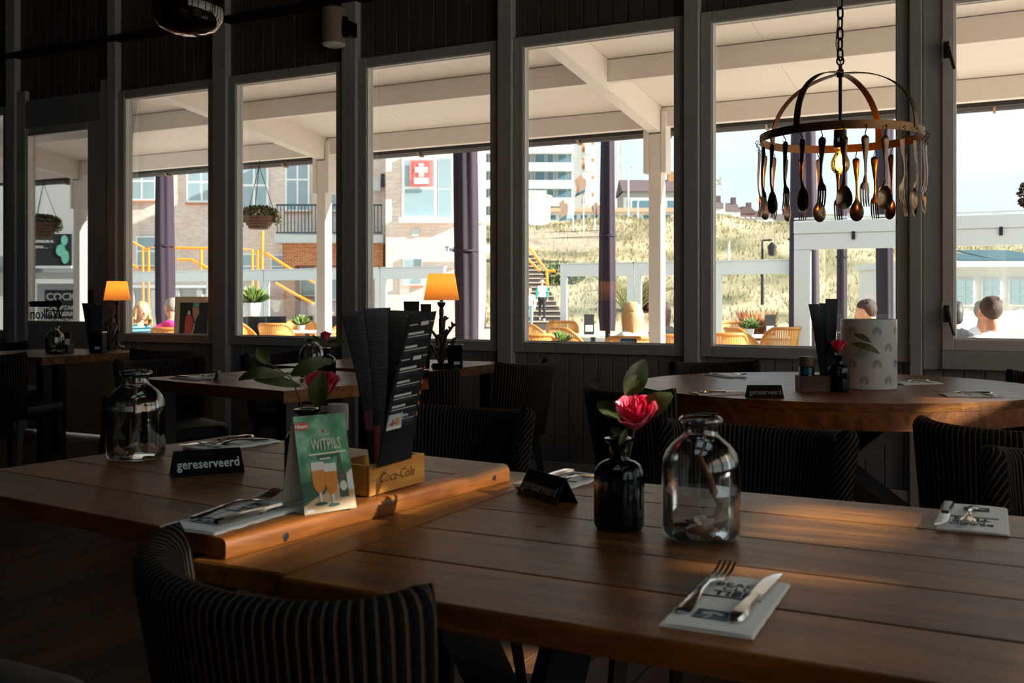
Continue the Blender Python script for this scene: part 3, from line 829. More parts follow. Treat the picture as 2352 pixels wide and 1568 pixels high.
def jar(lab, loc, s, level, nshell, where, stick=True, rz=0.0):
    t = thing('shell_jar', lab, 'jar', loc, 0, 'glass jars of shells')
    prof = JAR; inner = jar_in(JAR)
    MB().lathe([(r * s, z * s) for r, z in prof] + [(r * s, z * s) for r, z in inner[::-1]], 40).build('jar_glass', M_glass, t, smooth=50)
    wp = [(0, .0062), (.052, .0062), (.0570, .012), (.0570, level), (0, level)]
    MB().lathe([(r * s, z * s) for r, z in wp], 40).build('water', M_water, t, smooth=40)
    rnd = random.Random(hash(where) % 1000 if False else len(where) * 7 + nshell)
    for k in range(nshell):
        a = 2 * PI * k / nshell + rnd.uniform(-.2, .2); r = (.032 if k % 3 else .018) * s
        if nshell > 6 and k % 3 == 0: r = .008 * s
        sz = rnd.uniform(.0125, .0165) * s
        o = link('seashell', SHELL[k % 3], None, (loc[0] + math.cos(a) * r, loc[1] + math.sin(a) * r, loc[2] + .0075 * s + sz * (.62 if k % 3 else 1.1)), (rnd.uniform(-.5, .9), rnd.uniform(-.5, .5), rnd.uniform(0, 6)))
        o.scale = (sz, sz, sz)
        kind = ['white', 'brown', 'pinkish'][k % 3]
        tag(o, kind + ' ribbed seashell lying in the water of the ' + where, 'shell', 'shells in the ' + where)
    if stick:
        sk = MB(); c, q = math.cos(rz), math.sin(rz)
        P = [(.008, 0, .181), (.005, 0, .150), (-.002, .002, .125), (.012, .0, .095), (.018, -.004, .075), (.030, .004, .050), (.022, .010, .028), (-.02, .012, .020)]
        sk.tube([((x * c - y * q) * s, (x * q + y * c) * s, z * s) for x, y, z in P], [.0030 * s, .0034 * s, .0042 * s, .0056 * s, .0062 * s, .0056 * s, .0048 * s, .003 * s], 7)
        o = sk.build('driftwood_stick', M_stick, None, loc, smooth=60)
        tag(o, 'thin bent driftwood stick standing in the ' + where, 'stick')
        w = MB(); w.tube([(math.cos(a) * .0265 * s, math.sin(a) * .0265 * s, .1745 * s + .0015 * math.sin(5 * a)) for a in [2 * PI * k / 20 for k in range(20)]], .0016 * s, 6, closed=True)
        w.tube([(.02 * s * math.cos(2.2), .028 * s, .174 * s), (.02 * s, .02 * s, .19 * s), (0, 0, .192 * s), (-.02 * s, -.015 * s, .189 * s), (-.03 * s, -.02 * s, .176 * s)], .0014 * s, 6)
        w.build('rim_wire', M_leg, t)
    return t
jar('clear shell jar half full of water, right of the blue vase on the near table', (-.447, 1.503, T_NEAR + .0005), 1.0, .072, 9, 'jar beside the blue vase', rz=.4)
jar('clear shell jar two thirds full of water on the left table', (-1.68, 1.522, T_LEFT + .0005), 1.0, .105, 8, 'jar on the left table', rz=2.4)
jar('small looking shell jar beside a dark vase on the middle table', (-2.945, 3.70, T_MID + .0005), 1.0, .06, 4, 'jar on the middle table')
jar('distant shell jar on the far left table', (-5.84, 4.60, T_MID + .0005), 1.0, .05, 4, 'jar on the far left table')

def vase(lab, loc, s=1.0):
    prof = [(0, .001), (.034, 0), (.038, .003), (.040, .010), (.040, .084), (.0385, .094), (.034, .102), (.026, .108), (.0175, .1105), (.0160, .114), (.0160, .134), (.0200, .1385), (.0232, .141), (.0232, .1445), (.0190, .1455)]
    mb = MB(); seg = 60
    inner = [(max(0, r - .003), z + (.004 if z < .01 else 0)) for r, z in prof]
    mb.lathe([(r * s, z * s) for r, z in prof + inner[::-1]], seg)
    for i, (x, y, z) in enumerate(mb.v):
        r = math.hypot(x, y)
        if r > .03 * s and .006 * s < z < .1 * s:
            f = 1 + .022 * math.cos(12 * math.atan2(y, x)); mb.v[i] = (x * f, y * f, z)
    t = thing('bottle_vase', lab, 'vase', loc, 0, 'dark blue bottle vases')
    mb.build('vase_glass', M_blueglass, t, smooth=50)
    return t
vase('dark blue ribbed glass bottle vase holding a rose on the near table', (-.582, 1.506, T_NEAR))
vase('dark bottle vase hidden behind the green beer card', (-1.125, 1.40, T_LEFT))
vase('dark blue bottle vase in front of the ice bucket', (-.663, 4.105, T_MID))
vase('dark bottle vase beside the jar on the middle table', (-2.83, 3.66, T_MID))

def leaf(p0, p1, w, bend=0.15, up=Vector((0, 0, 1))):
    p0, p1 = Vector(p0), Vector(p1); ax = p1 - p0; L = ax.length; ax.normalize()
    side = ax.cross(up)
    if side.length < .1: side = ax.cross(Vector((0, 1, 0)))
    side.normalize(); nn = side.cross(ax).normalized()
    rows = []
    for i in range(9):
        t = i / 8; ww = w * (math.sin(PI * min(1, t * .92 + .04)) ** .8) * (1 - .25 * t)
        c = p0 + ax * L * t + nn * (bend * L * math.sin(PI * t))
        rows.append([c + side * ww * s + nn * (abs(s) * ww * .35 + .03 * w * math.sin(9 * t + 4 * s)) for s in (-1, -.5, 0, .5, 1)])
    return MB().sheet(rows, .0007)
def rose(lab, base, head, rad, tilt, leaves, stalks=()):
    """base: point inside the vase, head: centre of the bloom"""
    base, head = Vector(base), Vector(head)
    t = thing('rose', lab, 'flower', base)
    h = head - base; axis = Vector(tilt).normalized()
    bot = h - axis * rad * .85
    mid = bot * .5 + Vector((0, 0, bot.z * .06))
    MB().tube([(0, 0, 0), bot * .25 + Vector((0, 0, bot.z * .04)), mid, bot * .8 + axis * -.002, bot], .0022, 7).build('stem', M_stem, t, smooth=True)
    Q = axis.to_track_quat('Z', 'Y').to_matrix().to_4x4()
    N = 17
    for i in range(N):
        f = i / (N - 1); rows = []
        a0 = i * 2.39996; span = .75 + .25 * f
        for v in range(7):
            q = v / 6; row = []
            rr = rad * (.14 + .76 * f) * (.28 + .72 * math.sin(min(1, q * 1.05) * PI * .55)) * (1 - .14 * q * (1 - f)) + rad * .22 * f * f * max(0, q - .72) * 3
            zz = rad * (-.85 + q * (1.55 - .35 * f)) - rad * .30 * f * max(0, q - .8) * 4 * f
            for u in range(7):
                s = u / 6 * 2 - 1
                a = a0 + s * span * (.55 + .45 * math.sin(PI * min(1, q * .9 + .15)))
                edge = 1 - .10 * s * s * q
                row.append((math.cos(a) * rr, math.sin(a) * rr, zz * edge + rad * .05 * math.sin(6 * s + i) * q))
            rows.append(row)
        mb = MB().sheet(rows, .0008).xf(Q)
        mb.build('petal', M_petal if (i % 3 and f < .8) else M_petal_in, t, bot + axis * rad * .85, smooth=True)
    for k in range(5):
        a = k * 2 * PI / 5 + .4
        d = Q @ Vector((math.cos(a) * rad * .75, math.sin(a) * rad * .75, -rad * .2 - (k % 2) * rad * .5))
        leaf(bot, bot + axis * rad * .85 + d, rad * .16).build('sepal', M_leaf, t, smooth=True)
    for st in stalks:
        MB().tube([Vector(p) - base for p in st], .0014, 6).build('leaf_stalk', M_stem, t, smooth=True)
    for (a, b, w, bd) in leaves:
        leaf(Vector(a) - base, Vector(b) - base, w, bd, Vector((SN, -CS, .35))).build('leaf', M_leaf, t, smooth=True)
    return t
V1 = (-.582, 1.506)
rose('large red pink rose with broad leaves in the blue vase on the near table', (V1[0], V1[1], .80), at(1456, 945, 1.595), .036, (.15, -.55, .8),
     [(at(1440, 915, 1.62), at(1480, 826, 1.64), .021, .10), (at(1475, 950, 1.62), at(1544, 905, 1.60), .021, .12), (at(1425, 960, 1.63), at(1372, 925, 1.66), .015, .1), (at(1440, 985, 1.58), at(1422, 1022, 1.57), .006, .05), (at(1430, 1000, 1.61), at(1402, 985, 1.62), .008, .1)])
rose('shaded rose behind broad dark leaves above the green beer card', (-1.125, 1.40, .83), at(735, 880, 1.76), .033, (.2, -.4, .9),
     [(at(728, 935, 1.70), at(742, 852, 1.69), .020, .06), (at(668, 862, 1.73), at(762, 826, 1.74), .015, .16), (at(690, 886, 1.73), at(584, 872, 1.72), .010, .12), (at(655, 862, 1.72), at(548, 872, 1.72), .012, .35), (at(616, 836, 1.73), at(592, 800, 1.74), .012, .1)],
     [(at(694, 938, 1.745), at(684, 905, 1.73), at(668, 868, 1.73), at(640, 848, 1.73), at(616, 834, 1.73))])
rose('small pink red rose in the bottle in front of the ice bucket', (-.663, 4.105, .80), at(1925, 792, 4.0), .036, (.0, -.25, 1),
     [(at(1963, 768, 4.0), at(2000, 786, 3.97), .014, .12), (at(1957, 790, 4.0), at(2020, 812, 3.97), .016, .18)],
     [(at(1928, 812, 4.0), at(1948, 797, 4.0), at(1958, 785, 4.0), at(1966, 768, 4.0))])
rose('faded pink rose in the dark vase on the middle table', (-2.83, 3.66, .80), at(747, 769, 4.53), .028, (.1, -.2, 1),
     [(at(752, 786, 4.53), at(800, 782, 4.53), .012, .1), (at(738, 790, 4.5), at(718, 770, 4.5), .012, .1)])

# ---------------------------------------------------------------- cutlery and napkins
def strip(secs):
    """secs = [(y, half width, z, thickness)] -> flat bar along Y"""
    mb = MB(); rings = []
    for y, w, z, t in secs:
        rings.append([(-w, y, z - t * .2), (-w * .7, y, z + t * .5), (w * .7, y, z + t * .5), (w, y, z - t * .2), (w * .7, y, z - t * .5), (-w * .7, y, z - t * .5)])
    return mb.loft(rings)
def fork_mb():
    mb = strip([(0, .004, .0015, .002), (.004, .0095, .0015, .0025), (.012, .0105, .002, .003), (.04, .0075, .004, .003), (.075, .004, .008, .003), (.105, .0032, .009, .003), (.125, .006, .006, .0026), (.134, .011, .003, .0022), (.146, .0122, .002, .002)])
    for k in range(4):
        x = -.0098 + k * .00653
        t = MB().loft([[(x - .0022 * s, y, z - .0009), (x + .0022 * s, y, z - .0009), (x + .0022 * s, y, z + .0009), (x - .0022 * s, y, z + .0009)] for y, z, s in ((.143, .002, 1.1), (.160, .0025, .95), (.178, .006, .85), (.193, .0115, .45))])
        mb.add(t.v, t.f)
    return mb
def spoon_mb():
    mb = strip([(0, .004, .0015, .002), (.004, .0095, .0015, .0025), (.012, .0105, .002, .003), (.04, .0075, .004, .003), (.075, .0038, .008, .003), (.115, .0032, .008, .003), (.132, .0055, .004, .0028), (.136, .008, .003, .0024)])
    n, m = 18, 6; vs = []; fs = []
    for i in range(m + 1):
        t = i / m
        for k in range(n):
            a = 2 * PI * k / n
            x = math.cos(a) * .0205 * t; y = .166 + math.sin(a) * .033 * t * (1 + .0 * math.sin(a))
            vs.append((x * (1 - .18 * math.sin(a) * t * -1), y, .004 - .009 * (1 - t * t)))
    for i in range(m):
        for k in range(n):
            k2 = (k + 1) % n; fs.append((i * n + k, i * n + k2, (i + 1) * n + k2, (i + 1) * n + k))
    N = len(vs)
    mb.add(vs + [(x, y, z - .0012) for x, y, z in vs], fs + [tuple(N + i for i in f[::-1]) for f in fs] + [(m * n + k, m * n + (k + 1) % n, N + m * n + (k + 1) % n, N + m * n + k) for k in range(n)])
    return mb
ME_FORK = fork_mb().mesh('fork', M_silver, 50)
ME_KH = strip([(0, .004, .003, .004), (.004, .0085, .004, .006), (.02, .0098, .0045, .0075), (.06, .0075, .005, .007), (.095, .0062, .0045, .006), (.101, .0072, .0045, .0065)]).mesh('knife_handle', M_silver, 50)
kb = MB(); pr = [(.101, -.005, .006), (.108, -.0085, .0075), (.15, -.0095, .0080), (.18, -.0085, .0085), (.203, -.001, .0083), (.212, .0065, .0078)]
kb.loft([[(a, y, .0032), (b, y, .0042), (b, y, .0052), (a, y, .0048)] for y, a, b in pr])
ME_KB = kb.mesh('knife_blade', M_silver, 30)

def palm_logo(par, cx, cy, z):
    MB().box(cx - .020, cx + .020, cy - .0165, cy + .0165, z, z + .0004).build('logo_square', M_teal, par)
    lm = MB(); z1 = z + .0006
    for k in range(9):
        a = -.35 + k * (PI + .7) / 8
        d = (math.cos(a), math.sin(a)); q = (-d[1], d[0]); L = .0145
        lm.add([(cx, cy + .002, z1), (cx + d[0] * L * .55 + q[0] * .0026, cy + .002 + d[1] * L * .42 + q[1] * .0026, z1), (cx + d[0] * L, cy + .002 + d[1] * L * .62 - .002, z1), (cx + d[0] * L * .55 - q[0] * .0026, cy + .002 + d[1] * L * .42 - q[1] * .0026, z1)], [(0, 1, 2, 3)])
    lm.add([(cx - .0012, cy, z1), (cx + .0012, cy, z1), (cx - .004, cy - .0165, z1), (cx - .007, cy - .0165, z1)], [(0, 1, 2, 3)])
    lm.add([(cx - .020, cy - .0125, z1), (cx + .020, cy - .0125, z1), (cx + .020, cy - .0110, z1), (cx - .020, cy - .0110, z1)], [(0, 1, 2, 3)])
    lm.build('palm_print', M_napkin, par, fix=False)
def flat_text(name, s, size, m, par, x, y, z, xs=1.0, bold=0.0):
    lettering(name, s, size, m, par, Matrix.Translation((x, y, z)) @ Matrix.Rotation(-PI / 2, 4, 'X'), .0003, bold, xs)
def napkin(lab, loc, rz, full=True, fork=True, knife=True, flab='', klab='', fx=-.038, kx=.026, fy=-.075, frz=-.05, krz=-.03, size=(.105, .222)):
    t = thing('napkin', 'folded white paper napkin ' + lab, 'napkin', loc, rz, 'printed paper napkins')
    w, h = size[0] / 2, size[1] / 2
    th = .0042
    for ly in range(2):                       # two folded layers
        rows = []
        for i in range(13):
            y = -h + 2 * h * i / 12
            rows.append([(x, y + .002 * ly, .0012 + ly * .0022 + .0007 * math.sin(7 * y * 20 + ly) + (.0012 * ly * (1 if abs(x) < w * .9 else 0))) for x in (-w + .002 * ly, -w * .95, -w * .5, 0, w * .5, w * .95, w - .0015 * ly)])
        MB().sheet(rows, .0016).build('napkin_fold', M_napkin, t, smooth=40)
    zt = .0062
    if full:
        flat_text('print_beach', 'BEACH', .021, M_navy, t, .002, .060, zt)
        flat_text('print_club', 'CLUB', .021, M_navy, t, .006, .042, zt)
        flat_text('print_tien', 'TIEN', .026, M_navy, t, .002, .019, zt, 1.0, .0006)
        MB().box(-.038, .036, .0085, .0125, zt, zt + .0004).build('print_bar', M_navy, t)
    else:
        MB().box(-.038, .036, .0085, .0125, zt, zt + .0004).build('print_bar', M_navy, t)
    palm_logo(t, -.004, -.062, zt)
    M = Matrix.Translation(loc) @ Matrix.Rotation(rz, 4, 'Z')
    if fork:
        o = link('fork', ME_FORK, None, M @ Vector((fx, fy, zt + .001)), (.02, 0, rz + frz)); tag(o, 'steel dinner fork ' + flab, 'fork', 'forks on the tables')
    if knife:
        k = thing('knife', 'steel dinner knife ' + klab, 'knife', M @ Vector((kx, -.085, zt + .001)), rz + krz, 'knives on the tables')
        link('knife_handle', ME_KH, k); link('knife_blade', ME_KB, k)
    return t
napkin('below the shell jar on the near table', (-.318, 1.185, T_NEAR), .03, flab='lying on the nearest napkin, tines toward the jar', klab='on the nearest napkin, blade toward the windows', fy=-.075)
napkin('at the right edge across the near table', (-.08, 1.835, T_NEAR), PI + .03, flab='on the napkin at the right edge of the near table', klab='on the napkin at the right edge of the near table', fx=.0, kx=.04)
napkin('behind the slanted reserved sign on the near table', (-.83, 1.835, T_NEAR), PI - .1, flab='on the napkin behind the slanted reserved sign', klab='on the napkin behind the slanted reserved sign', size=(.10, .2))
napkin('at the front of the left table by the beer card', (-1.085, 1.185, T_LEFT), .02, flab='on the left table napkin near the beer card', klab='on the left table napkin near the beer card', fx=-.03, kx=.03)
napkin('at the back of the left table behind the upright reserved sign', (-1.635, 1.765, T_LEFT), PI - .1, flab='on the back napkin of the left table', klab='on the back napkin of the left table', size=(.105, .2))
napkin('at the left end of the middle table', (-3.42, 3.42, T_MID), -PI / 2 - .2, False, flab='at the left end of the middle table', klab='at the left end of the middle table', size=(.105, .2))
napkin('at the far side of the middle table', (-3.22, 3.95, T_MID), PI - .2, False, False, True, klab='at the far side of the middle table', size=(.105, .2))
napkin('at the left end of the oval table', (-1.27, 4.68, T_MID), -2.3, False, flab='at the left end of the oval table', klab='at the left end of the oval table', size=(.105, .2))
napkin('on the camera side of the oval table beside its reserved sign', (-1.06, 3.80, T_MID), -.9, False, False, True, klab='beside the reserved sign of the oval table', size=(.105, .2))
napkin('right of the ice bucket on the oval table', (-.43, 4.66, T_MID), 2.3, False, flab='right of the ice bucket', klab='right of the ice bucket', size=(.105, .2))
napkin('at the right end of the oval table', (-.19, 4.16, T_MID), 1.9, False, flab='at the right end of the oval table', klab='at the right end of the oval table', size=(.105, .2))

# ---------------------------------------------------------------- reserved signs
def reserved(lab, loc, rz, m=None, L=.134, H=.046, D=.05):
    t = thing('reserved_sign', lab, 'sign', loc, rz, 'reserved table signs')
    s = .06
    mb = MB(); pl = []
    for sg in (-1, 1):
        y0 = sg * D / 2
        MB().add([(-L / 2, y0, 0), (L / 2, y0, 0), (L / 2 - .004, sg * .0016, H), (-L / 2 + .004, sg * .0016, H), (-L / 2, y0 - sg * .003, 0), (L / 2, y0 - sg * .003, 0), (L / 2 - .004, -sg * .0002, H - .0006), (-L / 2 + .004, -sg * .0002, H - .0006)],
                 [(0, 1, 2, 3), (4, 7, 6, 5), (0, 4, 5, 1), (1, 5, 6, 2), (2, 6, 7, 3), (3, 7, 4, 0)]).build('sign_panel', M_blackcard, t)
    tilt = math.atan2(D / 2 - .0016, H)
    for sg in (1, -1):
        M = Matrix.Rotation(0 if sg > 0 else PI, 4, 'Z') @ Matrix.Translation((0, -D / 2 - .0007, 0)) @ Matrix.Rotation(-tilt, 4, 'X') @ Matrix.Translation((0, 0, .015))
        lettering('sign_lettering', 'gereserveerd', .0262, m or M_letter, t, M, .0003, .0004, .84, 1.0)
    return t
reserved('upright black reserved sign on the left table', (-1.418, 1.46, T_LEFT), .94)
reserved('slanted black reserved sign left of the blue vase on the near table', (-.79, 1.675, T_NEAR), -.57, M_letterdim)
reserved('black reserved sign at the edge of the oval table', (-.87, 3.74, T_MID), .45, M_letterdim)
reserved('small folded reserved sign seen end on, on the middle table', (-3.235, 3.40, T_MID), math.radians(125), M_letterdim, .11, .044, .03)

# ---------------------------------------------------------------- green beer card
def green_mat():
    m, n, l, b = base_mat('beer_card_green')
    tc = n.new('ShaderNodeTexCoord'); ns = n.new('ShaderNodeTexNoise'); ns.inputs['Scale'].default_value = 28; ns.inputs['Detail'].default_value = 6
    cr = n.new('ShaderNodeValToRGB'); e = cr.color_ramp.elements
    e[0].position = .32; e[0].color = lin((10, 92, 62)) + (1,); e[1].position = .68; e[1].color = lin((150, 206, 168)) + (1,)
    q = e.new(.5); q.color = lin((66, 150, 104)) + (1,)
    l.new(tc.outputs['Object'], ns.inputs['Vector']); l.new(ns.outputs['Fac'], cr.inputs[0]); l.new(cr.outputs[0], b.inputs['Base Color']); b.inputs['Roughness'].default_value = .45
    return m
M_green = green_mat()
M_dgreen = mat('print_dark_green', (8, 84, 60), .5, vary=.3, scale=60)
M_cream = mat('print_cream', (236, 236, 206), .6)
M_amber = mat('print_amber', (232, 140, 20), .5, vary=.2, scale=120)
M_foam = mat('print_foam', (240, 240, 234), .5)
M_sand = mat('print_sand', (222, 186, 142), .5, vary=.1)
M_redp = mat('print_red', (226, 60, 24), .5)
M_cardback = mat('card_white', (214, 204, 194), .7)
M_bottle = mat('print_bottle', (20, 70, 44), .4)
bc = thing('beer_card', 'green folded beer advertising card lettered WITPILS with two glasses', 'card', (-1.020, 1.298, T_LEFT), math.radians(68))
BWD, BH, BD = .094, .150, .078
ta = math.atan2(BD / 2 - .0008, BH); SLH = math.hypot(BD / 2, BH)
def bslab(sg, x0, x1):
    return MB().add([(x0, sg * BD / 2, 0), (x1, sg * BD / 2, 0), (x1, sg * .0008, BH), (x0, sg * .0008, BH), (x0, sg * (BD / 2 - .001), 0), (x1, sg * (BD / 2 - .001), 0), (x1, -sg * .0001, BH - .0004), (x0, -sg * .0001, BH - .0004)],
                    [(0, 1, 2, 3), (4, 7, 6, 5), (0, 4, 5, 1), (1, 5, 6, 2), (2, 6, 7, 3), (3, 7, 4, 0)])
fr_ = bslab(-1, -BWD / 2, BWD / 2).build('front_panel', M_green, bc)
bslab(1, -BWD / 2, BWD / 2).build('back_panel', M_cardback, bc)
MB().box(-BWD / 2, BWD / 2, -BD / 2 + .002, BD / 2 - .002, 0.0003, .0012).build('base_flap', M_cardback, bc)
BM = Matrix.Translation((0, -BD / 2, 0)) @ Matrix.Rotation(-ta, 4, 'X')     # local XZ on the face
def pr2(name, poly, m, layer):
    mb = MB(); y = -.0003 * layer
    mb.add([(x, y, z) for x, z in poly], [tuple(range(len(poly)))]).xf(BM)
    return mb.build(name, m, fr_, fix=False)
def ell(cx, cz, rx, rz, n=20, a0=0, a1=2 * PI): return [(cx + rx * math.cos(a0 + (a1 - a0) * k / n), cz + rz * math.sin(a0 + (a1 - a0) * k / n)) for k in range(n)]
W2 = BWD / 2
pr2('print_shade', [(-W2, .016), (-.005, .030), (.0, .047), (-.015, .052), (-W2, .050)], M_dgreen, 1)
pr2('print_shade', [(-.018, .094), (.020, .097), (.030, .090), (.008, .082), (-.010, .080)], M_dgreen, 1)
pr2('print_table', [(-W2, .0005), (W2, .0005), (W2, .064), (-W2, .012)], M_sand, 1)
pr2('print_table_light', [(.012, .036), (W2, .030), (W2, .064)], M_foam, 2)
# bottle
pr2('print_bottle', [(.020, .020), (.036, .020), (.0355, .055), (.030, .068), (.028, .092), (.0225, .092), (.0215, .068), (.0195, .055)], M_bottle, 3)
pr2('print_label', ell(.0278, .038, .0068, .008), M_cream, 4)
pr2('print_star', ell(.0275, .053, .0022, .0022, 8), M_redp, 4)
for gx, gz in ((-.0155, .001), (.0065, -.003)):
    pr2('print_beer', [(gx + .0113 * math.cos(t), .050 + gz + .020 * math.sin(t)) for t in [PI + PI * k / 12 for k in range(13)]] + [(gx + .0118, .066 + gz), (gx - .0118, .066 + gz)], M_amber, 5)
    pr2('print_foam', [(gx - .0118, .066 + gz), (gx + .0118, .066 + gz), (gx + .0112, .079 + gz), (gx - .0112, .079 + gz)], M_foam, 6)
    pr2('print_glass_stem', [(gx - .0016, .014 + gz), (gx + .0016, .014 + gz), (gx + .0025, .030 + gz), (gx - .0025, .030 + gz)], M_foam, 5)
    pr2('print_glass_foot', ell(gx, .013 + gz, .0105, .0026), M_dgreen, 6)
pr2('print_badge', [(-W2, .133), (-W2 + .020, .133)] + ell(-W2 + .020, .1385, .0055, .0055, 8, -PI / 2, PI / 2) + [(-W2 + .020, .144), (-W2, .144)], M_redp, 3)
def btext(name, s, size, m, x, z, xs=1.0, bold=0.0, zs=1.0):
    me = text_mesh(s, size, .0002, bold, xs)
    me.transform(BM @ Matrix.Translation((x, -.0016, z)) @ Matrix.Diagonal((1, 1, zs, 1))); me.materials.append(m); link(name, me, fr_)
btext('print_nieuw', 'Nieuw', .0085, M_foam, -W2 + .0115, .1358, 1.0, .0003)
btext('print_brand', 'Heineken', .0052, M_foam, .004, .1215)
pr2('print_star', ell(.004, .1285, .0026, .0026, 8), M_redp, 4)
btext('print_witpils', 'WITPILS', .0165, M_cream, .005, .099, .92, .0001, 1.5)
pr2('print_line', [(-.028, .0905), (.040, .0915), (.040, .0945), (-.028, .0935)], M_cream, 4)
pr2('print_line', [(-.010, .0825), (.010, .083), (.010, .0855), (-.010, .085)], M_cream, 4)
pr2('print_mark', [(-W2 + .004, .003), (-W2 + .017, .003), (-W2 + .017, .007), (-W2 + .004, .007)], M_foam, 3)

# ---------------------------------------------------------------- menu holder on the left table
M_box = wood('holder_bamboo', (176, 112, 36), (226, 164, 78), .4, 'X', 8.0, .1)
M_engrave = mat('engraved_brown', (96, 54, 18), .7)
mh = thing('menu_holder', 'small light wood menu box engraved with a soft drink name', 'holder', (-1.036, 1.485, T_LEFT), math.radians(88))
hw, hd, hh = .083, .046, .054
MB().bbox(-hw, hw, -hd, -hd + .009, .002, hh, .001).build('front_board', M_box, mh)
MB().bbox(-hw, hw, hd - .009, hd, .002, hh, .001).build('back_board', M_box, mh)
MB().bbox(-hw, -hw + .009, -hd + .0095, hd - .0095, .002, hh, .001).build('side_board', M_box, mh)
MB().bbox(hw - .009, hw, -hd + .0095, hd - .0095, .002, hh, .001).build('side_board', M_box, mh)
MB().bbox(-hw + .0095, hw - .0095, -hd + .0095, hd - .0095, 0, .007, .001).build('bottom_board', M_leg, mh)
me = text_mesh('Coca-Cola', .024, .0004, .0002, 1.0)
SH = Matrix.Identity(4); SH[0][2] = .28
me.transform(Matrix.Translation((-.004, -hd - .0003, .0205)) @ SH); me.materials.append(M_engrave); link('engraved_name', me, mh)

M_menu = mat('menu_black', (8, 9, 12), .6, spec=.25)
M_menub = mat('menu_blue', (8, 22, 34), .65, spec=.25)
M_print = mat('menu_print', (205, 208, 206), .6)
M_printd = mat('menu_print_dim', (48, 66, 78), .7)
M_pinkp = mat('menu_pink', (196, 20, 96), .6)
M_redm = mat('menu_red', (226, 46, 24), .6)
M_sky = mat('menu_picture', (170, 196, 206), .6, vary=.25, scale=60)
def menu(lab, c4, m, lines=None, bow=.006, group='tall menus in the wooden box'):
    """c4 = bottom left, bottom right, top left, top right corners"""
    bl, br, tl, tr = [Vector(p) for p in c4]
    base = (bl + br) / 2
    t = thing('menu_card', lab, 'menu', base, 0, group)
    nn = (br - bl).cross(tl - bl).normalized()
    def S(u, v):
        return bl.lerp(br, u).lerp(tl.lerp(tr, u), v) + nn * bow * math.sin(PI * v) - base
    MB().sheet([[S(u / 4, v / 8) for u in range(5)] for v in range(9)], .0016).build('menu_sheet', m, t, smooth=40)
    def quad(name, u0, u1, v0, v1, mm, off=.0016):
        ps = [S(u0, v0), S(u1, v0), S(u1, v1), S(u0, v1)]
        return MB().add([p + nn * off * q for p in ps for q in (.7, 1.0)], [(1, 3, 5, 7), (0, 6, 4, 2)]).build(name, mm, t, fix=False)
    if lines: lines(quad, nn)
    return t
def lines_front(q, nn):
    v = .93
    for blk in range(2):
        q('print_rule', .08, .36, v - .006, v, M_print); q('print_heading', .48, .76, v - .014, v + .012, M_print); q('print_rule', .82, .97, v + .004, v + .009, M_print); v -= .055
        for k in range(2 if blk == 0 else 5):
            q('print_title', .10, .52 if k % 2 else .66, v - .015, v, M_print); v -= .026
            for r in range(3 if k < 2 else 2):
                q('print_line', .10, (.88, .84, .34)[r], v - .006, v, M_printd if r else M_print); v -= .017
            if blk: q('print_price', .955, .985, v + .03, v + .055, M_amber)
            v -= .012
    q('print_picture', .05, .50, .235, .335, M_sky)
    q('print_glass', .30, .38, .262, .312, M_amber, .0022); q('print_glass', .18, .24, .258, .296, M_redm, .0022); q('print_table', .05, .50, .235, .256, M_foam, .002)
    for r in range(6): q('print_line', .54, .92 - .1 * (r == 5), .322 - r * .015, .327 - r * .015, M_printd)
def lines_dim(q, nn):
    q('print_heading', .45, .8, .955, .965, M_printd)
    for k in range(22): q('print_line', .12, .5 + .3 * ((k * 37) % 10) / 10, .90 - k * .026, .907 - k * .026, M_printd)
def lines_pink(q, nn):
    q('print_heading', .5, .85, .945, .957, M_printd)
    for k in range(14): q('print_line', .2, .5 + .3 * ((k * 37) % 10) / 10, .88 - k * .026, .888 - k * .026, M_printd)
    q('print_band', .0, 1, .22, .34, M_pinkp)
def lines_red(q, nn):
    lines_dim(q, nn); q('print_band', .0, .35, .02, .25, M_redm)
menu('tall black menu with white print and a beer picture, rightmost in the box', (at(866, 1074, 1.700), at(944, 1052, 1.79), at(942, 722, 1.70), at(1002, 714, 1.80)), M_menu, lines_front, -.004)
menu('plain black menu second from the right in the box', (at(872, 1070, 1.725), at(938, 1052, 1.80), at(893, 712, 1.73), at(968, 714, 1.84)), M_menu, lines_dim)
menu('dark blue menu with a red lower band, middle of the box', (at(858, 1070, 1.735), at(888, 1062, 1.80), at(836, 708, 1.73), at(896, 706, 1.85)), M_menub, lines_red)
menu('dark menu with a pink band leaning left in the box', (at(850, 1066, 1.745), at(876, 1060, 1.81), at(783, 718, 1.74), at(848, 712, 1.86)), M_menub, lines_pink)
ml = thing('pepper_mill', 'white topped pepper mill behind the green beer card', 'mill', (-1.135, 1.50, T_LEFT))
MB().lathe([(0, 0), (.021, 0), (.022, .01), (.019, .05), (.018, .075), (0, .075)], 20).build('mill_body', M_glass, ml, smooth=40)
MB().lathe([(0, .0752), (.020, .0752), (.020, .095), (0, .095)], 20).build('mill_collar', M_blackcard, ml, smooth=30)
cap = MB().lathe([(0, .0952), (.019, .0952), (.0195, .10), (.0195, .140), (.018, .144), (0, .144)], 48)
for i, (x, y, z) in enumerate(cap.v):
    f = 1 + .02 * math.cos(24 * math.atan2(y, x)) if math.hypot(x, y) > .01 else 1; cap.v[i] = (x * f, y * f, z)
cap.build('mill_cap', M_cardback, ml, smooth=30)

